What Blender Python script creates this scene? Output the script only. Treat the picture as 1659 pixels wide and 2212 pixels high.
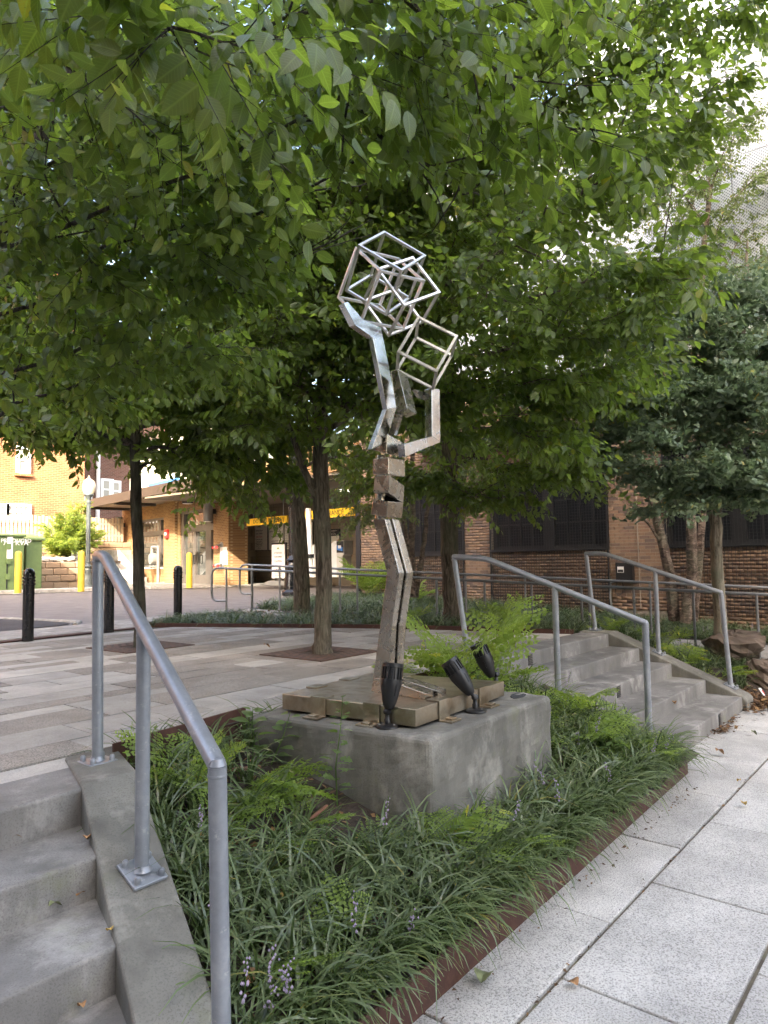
import bpy, math, random
import numpy as np
from mathutils import Matrix, Vector, Euler
R = math.radians
random.seed(7); RNG = np.random.default_rng(7)
scn = bpy.context.scene
COL = scn.collection
for o in list(bpy.data.objects): bpy.data.objects.remove(o)

# ------------------------------------------------------------------ camera
# world: X runs along the street kerb, Y into the plaza, z=0 is the plaza paving, z=-0.75 the sidewalk
F_PX, CXP, CYP = 1500.0, 829.5, 1106.0            # focal length in units of a 1659 x 2212 picture
YAW, PITCH, ROLL = R(39.8), R(4.0), R(0.94)
EYE = np.array([0.0, 0.0, 0.94])
_fw = np.array([math.cos(YAW)*math.cos(PITCH), math.sin(YAW)*math.cos(PITCH), math.sin(PITCH)])
_rt = np.array([math.sin(YAW), -math.cos(YAW), 0.0])
_up = np.cross(_rt, _fw)
_r2 = _rt*math.cos(ROLL) - _up*math.sin(ROLL)
_u2 = _up*math.cos(ROLL) + _rt*math.sin(ROLL)
cam_d = bpy.data.cameras.new('camera'); cam = bpy.data.objects.new('camera', cam_d); COL.objects.link(cam)
cam_d.sensor_fit = 'VERTICAL'; cam_d.sensor_height = 36.0; cam_d.lens = F_PX/2212*36.0
cam_d.clip_start = 0.05; cam_d.clip_end = 600
cam.matrix_world = Matrix(((_r2[0], _u2[0], -_fw[0], EYE[0]), (_r2[1], _u2[1], -_fw[1], EYE[1]), (_r2[2], _u2[2], -_fw[2], EYE[2]), (0, 0, 0, 1)))
scn.camera = cam

# ------------------------------------------------------------------ light
SUN_EL, SUN_AZ = R(30), R(212)                    # direction towards the sun: behind the camera, over the street
world = bpy.data.worlds.new('World'); scn.world = world; world.use_nodes = True
wn = world.node_tree.nodes; wl = world.node_tree.links
sky = wn.new('ShaderNodeTexSky'); sky.sky_type = 'NISHITA'; sky.sun_disc = False
sky.sun_elevation = SUN_EL
sky.sun_rotation = R(90) - SUN_AZ
sky.air_density = 1.0; sky.dust_density = 6.0; sky.ozone_density = 0.0
wl.new(sky.outputs[0], wn['Background'].inputs[0]); wn['Background'].inputs[1].default_value = 0.15
sun_d = bpy.data.lights.new('sun', 'SUN'); sun = bpy.data.objects.new('sun', sun_d); COL.objects.link(sun)
sun_d.energy = 2.0; sun_d.angle = R(0.5); sun_d.color = (1.0, 0.92, 0.8)
_sd = Vector((math.cos(SUN_EL)*math.cos(SUN_AZ), math.cos(SUN_EL)*math.sin(SUN_AZ), math.sin(SUN_EL)))
sun.rotation_euler = _sd.to_track_quat('Z', 'Y').to_euler(); sun.location = (0, 0, 40)
vs = scn.view_settings; vs.view_transform = 'Standard'; vs.look = 'None'; vs.gamma = 1.0; vs.use_curve_mapping = False
vs.exposure = 3.05
try: vs.use_white_balance = True; vs.white_balance_temperature = 6750; vs.white_balance_tint = 10
except Exception: pass
scn.cycles.max_bounces = 6; scn.cycles.diffuse_bounces = 3; scn.cycles.glossy_bounces = 3
scn.cycles.transmission_bounces = 4; scn.cycles.transparent_max_bounces = 8
scn.cycles.use_denoising = True
try: scn.cycles.use_adaptive_sampling = True; scn.cycles.adaptive_threshold = 0.04
except Exception: pass

# ------------------------------------------------------------------ helpers: from the photo's sight lines to points on real planes
def ray(x, y): return _fw + _r2*(x-CXP)/F_PX - _u2*(y-CYP)/F_PX
def atz(x, y, z=0.0):
    d = ray(x, y); return EYE + d*((z-EYE[2])/d[2])
def atx(x, y, X):
    d = ray(x, y); return EYE + d*((X-EYE[0])/d[0])
def aty(x, y, Y):
    d = ray(x, y); return EYE + d*((Y-EYE[1])/d[1])
def atd(x, y, D): return EYE + ray(x, y)*D
def atp(x, y, p, n):
    d = ray(x, y); p = np.array(p, float); n = np.array(n, float)
    return EYE + d*(((p-EYE) @ n)/(d @ n))
def z1(x, y): return (x*.5, 806.5+y*.5)
def z2(x, y): return (172.8+x*.2431, 1008+y*.2431)
def z2b(x, y): return (749+x*.5486, 921.7+y*.5486)
def z3(x, y): return (489.6+x*.2084, 979.3+y*.2084)
def z4(x, y): return (777.6+x*.2604, 864+y*.2604)
def z5(x, y): return (662.4+x*.2431, 472.4+y*.2431)
def z6(x, y): return (x*.25, 835.3+y*.25)
def z7(x, y): return (576+x*.3299, 1382.5+y*.3299)

# ------------------------------------------------------------------ helpers: meshes
class MB:
    def __init__(s): s.v = []; s.f = []; s.n = 0
    def add(s, v, f):
        v = np.asarray(v, float).reshape(-1, 3); k = s.n
        s.v.append(v); s.n += len(v)
        s.f.extend([tuple(int(i)+k for i in q) for q in f]); return s
    def hexa(s, c):      # c: bottom loop of 4 then top loop of 4
        return s.add(c, [(3,2,1,0),(4,5,6,7),(0,1,5,4),(1,2,6,5),(2,3,7,6),(3,0,4,7)])
    def box(s, lo, hi):
        (a,b,c),(d,e,f) = lo, hi
        return s.hexa([(a,b,c),(d,b,c),(d,e,c),(a,e,c),(a,b,f),(d,b,f),(d,e,f),(a,e,f)])
    def obox(s, c, ax, h):   # centre, 3 axes, 3 half sizes
        c = np.array(c, float); ax = [np.array(a, float)*k for a, k in zip(ax, h)]
        L = [(-1,-1,-1),(1,-1,-1),(1,1,-1),(-1,1,-1),(-1,-1,1),(1,-1,1),(1,1,1),(-1,1,1)]
        return s.hexa([c+ax[0]*i+ax[1]*j+ax[2]*k for i,j,k in L])
    def bar(s, p, q, w, h=None, up=(0,0,1)):
        p = np.array(p, float); q = np.array(q, float); h = h or w
        d = q-p; L = np.linalg.norm(d); d /= L; u = np.array(up, float)
        if abs(d@u) > .97: u = np.array((1.,0,0))
        a = np.cross(d, u); a /= np.linalg.norm(a); b = np.cross(a, d)
        return s.obox((p+q)/2, (d, a, b), (L/2, w/2, h/2))
    def prism(s, poly, e, poly2=None):   # polygon of 3D points extruded by vector e (or to poly2)
        p = np.array(poly, float); n = len(p)
        q = np.array(poly2, float) if poly2 is not None else p+np.array(e, float)
        return s.add(np.vstack([p, q]), [tuple(range(n))[::-1], tuple(range(n, 2*n))]+[(i, (i+1)%n, n+(i+1)%n, n+i) for i in range(n)])
    def tube(s, pts, r, n=10, caps=True):
        P = np.array(pts, float); m = len(P)
        r = np.full(m, r, float) if np.isscalar(r) else np.array(r, float)
        T = np.gradient(P, axis=0) if m > 2 else np.array([P[1]-P[0]]*2)
        for i in range(1, m-1):
            a = P[i]-P[i-1]; b = P[i+1]-P[i]
            T[i] = a/(np.linalg.norm(a)+1e-9)+b/(np.linalg.norm(b)+1e-9)
        T /= (np.linalg.norm(T, axis=1)[:, None]+1e-9)
        u = np.array((0,0,1.)) if abs(T[0][2]) < .9 else np.array((1.,0,0))
        V = []; ang = np.arange(n)*2*math.pi/n
        for i in range(m):
            u = u-T[i]*(u@T[i]); u /= np.linalg.norm(u)+1e-9; w = np.cross(T[i], u)
            k = 1.0
            if 0 < i < m-1:
                a = P[i]-P[i-1]; a /= np.linalg.norm(a)+1e-9
                k = 1/max(.5, a@T[i])
            V.append(P[i]+r[i]*(np.cos(ang)[:,None]*u+np.sin(ang)[:,None]*w))
        V = np.vstack(V); Fc = []
        for i in range(m-1):
            for j in range(n):
                Fc.append((i*n+j, i*n+(j+1)%n, (i+1)*n+(j+1)%n, (i+1)*n+j))
        if caps: Fc += [tuple(range(n))[::-1], tuple(range((m-1)*n, m*n))]
        return s.add(V, Fc)
    def lathe(s, prof, c=(0,0,0), ax=(0,0,1), n=20):   # prof: list of (r, h)
        ax = np.array(ax, float); ax /= np.linalg.norm(ax)
        u = np.cross(ax, (0.3,1,0.1)); u /= np.linalg.norm(u); w = np.cross(ax, u)
        ang = np.arange(n)*2*math.pi/n; V = []; Fc = []; m = len(prof)
        for r, h in prof: V.append(np.array(c, float)+ax*h+max(r,1e-4)*(np.cos(ang)[:,None]*u+np.sin(ang)[:,None]*w))
        for i in range(m-1):
            for j in range(n): Fc.append((i*n+j, i*n+(j+1)%n, (i+1)*n+(j+1)%n, (i+1)*n+j))
        Fc += [tuple(range(n))[::-1], tuple(range((m-1)*n, m*n))]
        return s.add(np.vstack(V), Fc)
    def build(s, name, mat, parent=None, smooth=False, bevel=0, seg=2, kind=None):
        me = bpy.data.meshes.new(name)
        me.from_pydata(np.vstack(s.v).tolist(), [], s.f); me.update()
        return link(name, me, mat, parent, smooth, bevel, seg, kind)
def link(name, me, mat, parent=None, smooth=False, bevel=0, seg=2, kind=None):
    if mat is not None and not len(me.materials): me.materials.append(mat)
    o = bpy.data.objects.new(name, me); COL.objects.link(o)
    if smooth:
        me.polygons.foreach_set('use_smooth', np.ones(len(me.polygons), bool)); me.set_sharp_from_angle(angle=R(38))
    if bevel:
        b = o.modifiers.new('bevel', 'BEVEL'); b.width = bevel; b.segments = seg; b.limit_method = 'ANGLE'; b.angle_limit = R(35)
    if parent is not None: put(o, parent)
    if kind: o['kind'] = kind
    return o
def put(o, parent):
    o.parent = parent
    L = Matrix(); p = parent
    if 'base' in p: L = Matrix.Translation(-Vector(p['base']))
    o.matrix_parent_inverse = L
def npmesh(name, V, F, mat, parent=None, kind=None, tint=None, smooth=False, tintname='tint'):
    """fast mesh from arrays; F all of one size k"""
    me = bpy.data.meshes.new(name); V = np.ascontiguousarray(V, np.float32); F = np.ascontiguousarray(F, np.int32)
    k = F.shape[1]; me.vertices.add(len(V)); me.vertices.foreach_set('co', V.ravel())
    me.loops.add(F.size); me.loops.foreach_set('vertex_index', F.ravel())
    me.polygons.add(len(F)); me.polygons.foreach_set('loop_start', np.arange(0, F.size, k, dtype=np.int32))
    if smooth: me.polygons.foreach_set('use_smooth', np.ones(len(F), bool))
    if tint is not None:
        a = me.attributes.new(tintname, 'FLOAT', 'POINT'); a.data.foreach_set('value', np.asarray(tint, np.float32))
    me.update(calc_edges=True)
    me.materials.append(mat)
    o = bpy.data.objects.new(name, me); COL.objects.link(o)
    if parent is not None: put(o, parent)
    if kind: o['kind'] = kind
    return o
def thing(name, label, cat, loc=(0,0,0), group=None):
    o = bpy.data.objects.new(name, None); COL.objects.link(o); o.location = [float(c) for c in loc]
    o.empty_display_size = .1; o['base'] = [float(c) for c in loc]
    return tag(o, label, cat, group)
def tag(o, label, cat, group=None):
    o['label'] = label; o['category'] = cat
    if group: o['group'] = group
    return o
def struct(o, label=None):
    o['kind'] = 'structure'
    if label: o['label'] = label
    return o
def text(name, s, p, xax, up, size, mat, parent, align='CENTER', off=.004, sx=1.0):
    c = bpy.data.curves.new(name, 'FONT'); c.body = s; c.size = size; c.align_x = align; c.align_y = 'CENTER'; c.extrude = .001
    c.space_line = .95; c.resolution_u = 2
    o = bpy.data.objects.new(name, c); COL.objects.link(o); c.materials.append(mat)
    x = Vector(xax).normalized(); u = Vector(up).normalized(); n = x.cross(u)
    p = Vector([float(k) for k in p])+n*off
    o.matrix_basis = Matrix(((x.x*sx, u.x, n.x, p.x), (x.y*sx, u.y, n.y, p.y), (x.z*sx, u.z, n.z, p.z), (0,0,0,1)))
    me = bpy.data.meshes.new_from_object(o); mw = o.matrix_basis.copy(); bpy.data.objects.remove(o)
    if not len(me.materials): me.materials.append(mat)
    o = bpy.data.objects.new(name, me); COL.objects.link(o); o.matrix_basis = mw
    put(o, parent); return o

# ------------------------------------------------------------------ helpers: materials
class NT:
    def __init__(s, name):
        s.m = bpy.data.materials.new(name); s.m.use_nodes = True; s.t = s.m.node_tree; s.b = s.t.nodes['Principled BSDF']
        g = s.t.nodes.new('ShaderNodeNewGeometry'); s.pos = g.outputs['Position']; s.geo = g
    def n(s, t, ins=None, **kw):
        k = s.t.nodes.new('ShaderNode'+t)
        for a, v in kw.items(): setattr(k, a, v)
        for a, v in (ins or {}).items():
            i = k.inputs[a]
            if hasattr(v, 'node') or isinstance(v, bpy.types.NodeSocket): s.t.links.new(v, i)
            else: i.default_value = v
        return k
    def noise(s, scale, detail=4, rough=.55, vec=None, dist=0): return s.n('TexNoise', {'Vector': vec or s.pos, 'Scale': scale, 'Detail': detail, 'Roughness': rough, 'Distortion': dist}).outputs['Fac']
    def vor(s, scale, feature='F1', vec=None, out='Distance'): return s.n('TexVoronoi', {'Vector': vec or s.pos, 'Scale': scale}, feature=feature).outputs[out]
    def ramp(s, fac, stops, interp='LINEAR'):
        r = s.n('ValToRGB', {'Fac': fac}); e = r.color_ramp.elements; r.color_ramp.interpolation = interp
        while len(e) < len(stops): e.new(.5)
        for k, (p, c) in zip(e, stops):
            k.position = p; k.color = (c if len(c) == 4 else (*c, 1)) if not np.isscalar(c) else (c, c, c, 1)
        return r.outputs['Color']
    def mix(s, fac, a, b, mode='MIX'):
        k = s.n('Mix', data_type='RGBA', blend_type=mode)
        for i, v in ((0, fac), (6, a), (7, b)):
            if isinstance(v, bpy.types.NodeSocket): s.t.links.new(v, k.inputs[i])
            elif i == 0: k.inputs[0].default_value = v
            else: k.inputs[i].default_value = v if len(v) == 4 else (*v, 1)
        return k.outputs[2]
    def math(s, op, a, b=0.0):
        k = s.n('Math', operation=op)
        for i, v in ((0, a), (1, b)):
            if isinstance(v, bpy.types.NodeSocket): s.t.links.new(v, k.inputs[i])
            else: k.inputs[i].default_value = v
        return k.outputs[0]
    def scale(s, v): return s.n('VectorMath', {0: s.pos, 1: v}, operation='MULTIPLY').outputs[0]
    def bump(s, h, strength=.3, dist=.01, normal=None):
        k = s.n('Bump', {'Height': h, 'Strength': strength, 'Distance': dist})
        if normal is not None: s.t.links.new(normal, k.inputs['Normal'])
        return k.outputs[0]
    def set(s, **kw):
        for a, v in kw.items():
            nm = {'color': 'Base Color', 'rough': 'Roughness', 'metal': 'Metallic', 'normal': 'Normal', 'spec': 'Specular IOR Level', 'alpha': 'Alpha', 'emit': 'Emission Color', 'estr': 'Emission Strength', 'coat': 'Coat Weight', 'trans': 'Transmission Weight', 'ior': 'IOR'}[a]
            i = s.b.inputs[nm]
            if isinstance(v, bpy.types.NodeSocket): s.t.links.new(v, i)
            elif a in ('color', 'emit'): i.default_value = v if len(v) == 4 else (*v, 1)
            else: i.default_value = v
        return s
def plain(name, c, rough=.5, metal=0.0, var=.12, vs_=8.0, bump=0.0, bs=60.0, spec=.5):
    t = NT(name); n = t.noise(vs_, 4)
    a = tuple(min(1, k*(1-var)) for k in c); b = tuple(min(1, k*(1+var)) for k in c)
    t.set(color=t.ramp(n, [(.3, a), (.7, b)]), rough=rough, metal=metal, spec=spec)
    if bump: t.set(normal=t.bump(t.noise(bs, 3), bump, .004))
    return t.m
# ------------------------------------------------------------------ materials
def m_concrete(name, c, stain=.35, pits=True):
    t = NT(name)
    big = t.noise(1.6, 5, .6); mid = t.noise(9, 5, .6); fine = t.noise(140, 3, .6)
    col = t.mix(t.ramp(big, [(.35, 0.0), (.65, 1.0)]), tuple(k*(1-stain) for k in c), tuple(k*1.08 for k in c))
    col = t.mix(t.ramp(mid, [(.3, 0.0), (.7, 1.0)]), t.mix(.35, col, tuple(k*.6 for k in c)), col)
    col = t.mix(t.ramp(fine, [(.35, 1.0), (.5, 0.0)]), col, tuple(k*.62 for k in c))
    sm = t.noise(.9, 5, .6, vec=t.scale((4, 4, .7)))
    col = t.mix(t.math('MULTIPLY', t.ramp(sm, [(.46, 0.0), (.64, 1.0)]), .7), col, tuple(k*.42 for k in c))
    ef = t.noise(1.3, 6, .7, vec=t.scale((2.5, 2.5, 1.6)))
    col = t.mix(t.math('MULTIPLY', t.ramp(ef, [(.54, 0.0), (.70, 1.0)]), .5), col, tuple(min(1, k*1.9) for k in c))
    mo = t.noise(3.1, 5, .7)
    col = t.mix(t.math('MULTIPLY', t.ramp(mo, [(.58, 0.0), (.75, 1.0)]), .35), col, (c[0]*.75, c[1]*.85, c[2]*.45))
    h = t.math('ADD', t.math('MULTIPLY', fine, .5), mid)
    if pits:
        pv = t.vor(27, vec=t.n('VectorMath', {0: t.pos, 1: t.n('TexNoise', {'Vector': t.pos, 'Scale': 14.0}).outputs['Color']}, operation='ADD').outputs[0])
        pm = t.ramp(pv, [(.05, 1.0), (.17, 0.0)])
        gate = t.ramp(t.noise(11, 3, .7), [(.56, 0.0), (.66, 1.0)])
        pm = t.mix(1.0, pm, gate, 'MULTIPLY')
        col = t.mix(pm, col, tuple(k*.42 for k in c)); h = t.math('SUBTRACT', h, t.math('MULTIPLY', pm, 1.2))
    t.set(color=col, rough=.9, normal=t.bump(h, .45, .006), spec=.25); return t.m
def m_aggregate(name, light, dark, sc=170, amt=.5, objrand=.12, mossy=True):
    t = NT(name)
    oi = t.n('ObjectInfo').outputs['Random']
    g = t.noise(sc, 2, .7); g2 = t.vor(sc*.8, out='Color')
    sp = t.ramp(g, [(amt-.09, 1.0), (amt+.03, 0.0)])
    col = t.mix(t.n('SeparateColor', {0: g2}).outputs[0], tuple(k*.88 for k in light), light)
    col = t.mix(sp, col, dark)
    b = t.ramp(t.noise(2.2, 6, .65), [(.35, .72), (.62, 1.0)])
    col = t.mix(1.0, col, b, 'MULTIPLY')
    blot = t.ramp(t.noise(7, 6, .72), [(.6, 0.0), (.8, .5)])
    col = t.mix(blot, col, tuple(k*.45 for k in light))
    gum = t.math('MULTIPLY', t.ramp(t.vor(2.1), [(.05, 1.0), (.075, 0.0)]), .55)
    col = t.mix(gum, col, tuple(k*.35 for k in light))
    k = t.n('HueSaturation', {'Color': col, 'Value': t.math('ADD', 1-objrand/2, t.math('MULTIPLY', oi, objrand))}).outputs[0]
    t.set(color=k, rough=.88, normal=t.bump(t.math('ADD', g, t.vor(sc*.8)), .35, .004), spec=.25); return t.m
def m_steel(name, c, rough=(.18, .42), tint=(.30, .24, .17), tamt=.5):
    t = NT(name)
    sw = t.noise(5.5, 3, .6, dist=2.2); fi = t.noise(34, 5, .7, dist=1.0)
    ti = t.ramp(t.noise(7, 5, .65), [(.42, 0.0), (.72, tamt)])
    col = t.mix(ti, c, tint)
    col = t.mix(t.ramp(fi, [(.3, .22), (.55, 0.0)]), col, tuple(k*.6 for k in c))
    t.set(color=col, metal=1.0, rough=t.ramp(sw, [(.3, rough[0]), (.7, rough[1])]),
          normal=t.bump(t.math('ADD', sw, t.math('MULTIPLY', fi, .15)), .05, .01)); return t.m
def m_bark(name, c1, c2, sc=1.0, bump=1.0, stretch=(22, 22, 4)):
    t = NT(name); v = t.n('VectorMath', {0: t.pos, 1: (stretch[0]*sc, stretch[1]*sc, stretch[2]*sc)}, operation='MULTIPLY').outputs[0]
    r = t.noise(1.0, 6, .65, vec=v, dist=.8); w = t.noise(2.3, 4)
    col = t.ramp(r, [(.34, tuple(k*.3 for k in c1)), (.48, c1), (.66, c2)])
    col = t.mix(t.ramp(w, [(.45, 0.0), (.7, .5)]), col, (.16, .17, .11))
    t.set(color=col, rough=.92, spec=.2, normal=t.bump(r, bump, .045)); return t.m
def m_leaf(name, c_dark, c_lite, trans, tr_w=.45, rough=.42, spec=.4, vein=True):
    t = NT(name)
    a = t.n('Attribute', attribute_name='tint').outputs['Fac']
    rnd = t.n('ObjectInfo').outputs['Random']
    f = t.math('FRACT', t.math('ADD', a, t.math('MULTIPLY', rnd, .37)))
    col = t.ramp(f, [(0, c_dark), (.8, c_lite), (.97, tuple(min(1, k*1.2) for k in c_lite)), (1, (c_lite[0]*2.6, c_lite[1]*1.5, c_lite[2]*.6))])
    col = t.mix(t.ramp(t.noise(45, 3), [(.35, .3), (.6, 0.0)]), col, tuple(k*.6 for k in c_dark))
    lu_ = t.n('Attribute', attribute_name='lu').outputs['Fac']; lv_ = t.n('Attribute', attribute_name='lv').outputs['Fac']
    vn = t.math('FRACT', t.math('MULTIPLY', t.math('SUBTRACT', lu_, t.math('MULTIPLY', lv_, .75)), 11.0))
    vn = t.math('ABSOLUTE', t.math('SUBTRACT', vn, .5))
    side = t.ramp(vn, [(.0, 1.0), (.16, 0.0)]); rib = t.ramp(lv_, [(.0, 1.0), (.035, 0.0)])
    gate = t.math('GREATER_THAN', lu_, .001)
    veins = t.math('MULTIPLY', t.math('MAXIMUM', t.math('MULTIPLY', side, .55), rib), gate)
    if vein: col = t.mix(t.math('MULTIPLY', veins, .5), col, tuple(min(1, k*2.2) for k in c_lite))
    under = t.mix(.30, col, (.20, .23, .13))
    col2 = t.mix(t.geo.outputs['Backfacing'], col, under)
    t.set(color=col2, rough=rough, spec=spec, normal=t.bump(t.math('SUBTRACT', t.noise(130, 2), veins) if vein else t.noise(130, 2), .3, .003))
    tl = t.n('BsdfTranslucent', {'Color': t.mix(.5, trans, t.mix(1.0, col, (2.6, 2.6, 1.6, 1), 'MULTIPLY'))})
    ms = t.n('MixShader', {0: tr_w, 1: t.b.outputs[0], 2: tl.outputs[0]})
    t.t.links.new(ms.outputs[0], t.t.nodes['Material Output'].inputs[0]); return t.m
def m_brick(name, cols, rough=.85):
    """tint of each brick from object random or the 'tint' attribute"""
    t = NT(name); a = t.n('Attribute', attribute_name='tint').outputs['Fac']; r = t.n('ObjectInfo').outputs['Random']
    f = t.math('FRACT', t.math('ADD', a, r)); n = len(cols)
    col = t.ramp(f, [(i/n, c) for i, c in enumerate(cols)], 'CONSTANT')
    col = t.mix(t.ramp(t.noise(60, 4), [(.35, .35), (.6, 0.0)]), col, (.10, .06, .04))
    t.set(color=col, rough=rough, spec=.25, normal=t.bump(t.noise(90, 3), .3, .003)); return t.m
def m_brickpat(name, c1, c2, mortar, sc=1.0, axis='Y', bw=.2, rh=.0677):
    """far brickwork, too small to tell apart: courses as fine relief"""
    t = NT(name)
    s = t.n('SeparateXYZ', {0: t.pos}); v = t.n('CombineXYZ', {0: s.outputs[axis], 1: s.outputs['Z']}).outputs[0]
    b = t.n('TexBrick', {'Vector': v, 'Color1': (*c1, 1), 'Color2': (*c2, 1), 'Mortar': (*mortar, 1), 'Scale': 1.0, 'Mortar Size': .008*sc, 'Brick Width': bw*sc, 'Row Height': rh*sc, 'Bias': 0.0})
    n = t.ramp(t.noise(.8, 5), [(.3, .8), (.7, 1.08)])
    t.set(color=t.mix(1.0, b.outputs['Color'], n, 'MULTIPLY'), rough=.9, spec=.2, normal=t.bump(b.outputs['Fac'], -.4, .01)); return t.m
MAT = {}
MAT['step'] = m_concrete('step_concrete', (.275, .262, .243), .45)
MAT['block'] = m_concrete('block_concrete', (.25, .24, .21), .55)
MAT['cheek'] = m_concrete('cheek_concrete', (.23, .22, .19), .35)
MAT['slab'] = m_aggregate('sidewalk_aggregate', (.60, .585, .55), (.29, .28, .265), 125, .47, .2)
MAT['paver_a'] = m_aggregate('pale_paver', (.50, .47, .425), (.30, .28, .25), 200, .43, .22)
MAT['paver_b'] = m_aggregate('pebble_paver', (.39, .355, .31), (.17, .15, .128), 120, .48, .25)
MAT['joint'] = plain('joint_dirt', (.06, .055, .045), .95, 0, .3, 20)
t = NT('moss_joint'); t.set(color=t.ramp(t.noise(9, 4), [(.4, (.11, .095, .072)), (.6, (.18, .16, .115)), (.72, (.13, .15, .07))]), rough=.95); MAT['moss'] = t.m
t = NT('corten'); n1 = t.noise(6, 6, .65); n2 = t.noise(60, 4, .6)
t.set(color=t.mix(t.ramp(n2, [(.35, .5), (.6, 0.0)]), t.ramp(n1, [(.3, (.045, .021, .015)), (.55, (.085, .036, .024)), (.75, (.125, .058, .036))]), (.06, .025, .018)), rough=.8, metal=.15, normal=t.bump(n2, .2, .004)); MAT['corten'] = t.m
t = NT('rusty_iron'); n1 = t.noise(14, 5, .65)
t.set(color=t.ramp(n1, [(.3, (.045, .026, .019)), (.6, (.105, .055, .036)), (.8, (.15, .085, .055))]), rough=.85, normal=t.bump(n1, .2, .004)); MAT['rust'] = t.m
MAT['steel'] = m_steel('brushed_steel', (.43, .395, .34), (.16, .36), (.30, .23, .15), .6)
MAT['steel_b'] = m_steel('bright_steel', (.74, .74, .74), (.12, .30), (.46, .40, .32), .3)
MAT['bar'] = m_steel('bar_steel', (.72, .70, .67), (.28, .48), (.46, .38, .28), .5)
MAT['plate'] = m_steel('weathered_plate', (.46, .40, .31), (.28, .5), (.22, .15, .08), .75)
t = NT('rail_paint'); t.set(color=t.mix(t.ramp(t.noise(26, 6, .75), [(.60, 0.0), (.68, .7)]), t.ramp(t.noise(9, 5, .7), [(.35, (.225, .24, .265)), (.6, (.29, .305, .33)), (.75, (.36, .37, .39))]), (.48, .48, .47)), rough=t.ramp(t.noise(20, 3), [(.3, .28), (.7, .42)]), metal=.35, normal=t.bump(t.noise(160, 2), .06, .002)); MAT['rail'] = t.m
MAT['ramp_rail'] = plain('ramp_rail_paint', (.20, .205, .21), .42, .4, .15, 14)
MAT['black'] = plain('black_powder_coat', (.012, .012, .013), .38, 0, .2, 30, .08, 220)
MAT['black_gloss'] = plain('black_gloss', (.012, .012, .014), .22, 0, .2, 20)
MAT['lens'] = plain('lamp_lens', (.05, .06, .07), .08, 0, .1)
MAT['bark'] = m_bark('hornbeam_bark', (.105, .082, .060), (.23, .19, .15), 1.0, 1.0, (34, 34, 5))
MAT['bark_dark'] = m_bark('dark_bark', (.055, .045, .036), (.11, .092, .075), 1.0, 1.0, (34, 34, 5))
MAT['birch'] = m_bark('river_birch_bark', (.12, .085, .065), (.29, .215, .165), 1.0, 1.3, (9, 9, 16))
MAT['ginkgo_bark'] = m_bark('ginkgo_bark', (.24, .20, .15), (.36, .31, .25), 1.0, .5)
MAT['leaf'] = m_leaf('hornbeam_leaf', (.026, .046, .012), (.088, .132, .030), (.34, .50, .04), .45, .36, .5)
MAT['leaf_near'] = m_leaf('broad_hornbeam_leaf', (.030, .052, .014), (.090, .132, .030), (.40, .56, .045), .46, .36, .5)
MAT['leaf_gink'] = m_leaf('ginkgo_leaf', (.070, .110, .070), (.20, .265, .175), (.20, .30, .14), .3, .40, vein=False)
MAT['leaf_birch'] = m_leaf('birch_leaf', (.050, .075, .026), (.125, .165, .062), (.30, .40, .12), .4, vein=False)
MAT['leaf_shrub'] = m_leaf('shrub_leaf', (.10, .15, .03), (.24, .30, .07), (.5, .6, .1), .45, vein=False)
MAT['fern'] = m_leaf('fern_leaf', (.095, .155, .03), (.20, .29, .055), (.38, .50, .07), .42, .5, .3, vein=False)
MAT['weed'] = m_leaf('weed_leaf', (.06, .11, .03), (.12, .19, .06), (.25, .4, .08), .4, .5, .3)
MAT['lir'] = m_leaf('liriope_blade', (.028, .054, .020), (.115, .165, .062), (.17, .26, .06), .22, .26, .65, vein=False)
MAT['lir_far'] = m_leaf('liriope_blade_shade', (.022, .045, .018), (.070, .115, .045), (.15, .24, .06), .22, .32, .55, vein=False)  # darker liriope copy, the back beds' shade mixed into the blade colour
MAT['flower'] = plain('liriope_flower', (.33, .27, .36), .7, 0, .3, 90)
MAT['dry'] = plain('dry_leaf', (.30, .16, .07), .75, 0, .45, 40)
MAT['dry_y'] = plain('dry_yellow_leaf', (.42, .28, .07), .7, 0, .35, 40)
MAT['dry_g'] = plain('fading_green_leaf', (.17, .19, .09), .7, 0, .3, 40)
MAT['litter'] = m_brick('leaf_litter_bits', [(.10, .055, .03), (.20, .11, .05), (.30, .18, .08), (.16, .10, .06), (.07, .045, .03)])
t = NT('soil'); n1 = t.noise(20, 6, .7); n2 = t.noise(2, 4)
t.set(color=t.mix(t.ramp(n2, [(.35, 0.0), (.65, .6)]), t.ramp(n1, [(.3, (.020, .014, .010)), (.6, (.060, .042, .030)), (.75, (.10, .075, .055))]), (.05, .035, .025)), rough=.95, normal=t.bump(n1, 1.0, .03)); MAT['soil'] = t.m
BR = [(.25, .165, .11), (.29, .19, .125), (.22, .15, .105), (.27, .18, .12), (.18, .125, .095), (.30, .20, .135), (.24, .155, .11), (.15, .11, .09), (.27, .17, .11)]
MAT['brick'] = m_brick('garage_brick', BR)
MAT['mortar'] = plain('mortar', (.32, .27, .22), .95, 0, .2, 10)
MAT['brick_lobby'] = m_brickpat('lobby_brick', (.33, .185, .075), (.22, .115, .05), (.40, .29, .17), 1.0, 'Y')
MAT['brick_apart'] = m_brickpat('apartment_brick', (.32, .135, .06), (.25, .10, .045), (.38, .24, .14), 1.6, 'X')
MAT['brick_shaded'] = m_brickpat('shaded_brick', (.16, .075, .05), (.11, .05, .035), (.2, .15, .12), 1.6, 'X')  # darker than the apartment brick: the house's shade is put into the colour
MAT['white'] = plain('white_paint', (.78, .77, .74), .5, 0, .05)
MAT['offwhite'] = plain('offwhite_render', (.60, .57, .50), .8, 0, .1)
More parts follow.
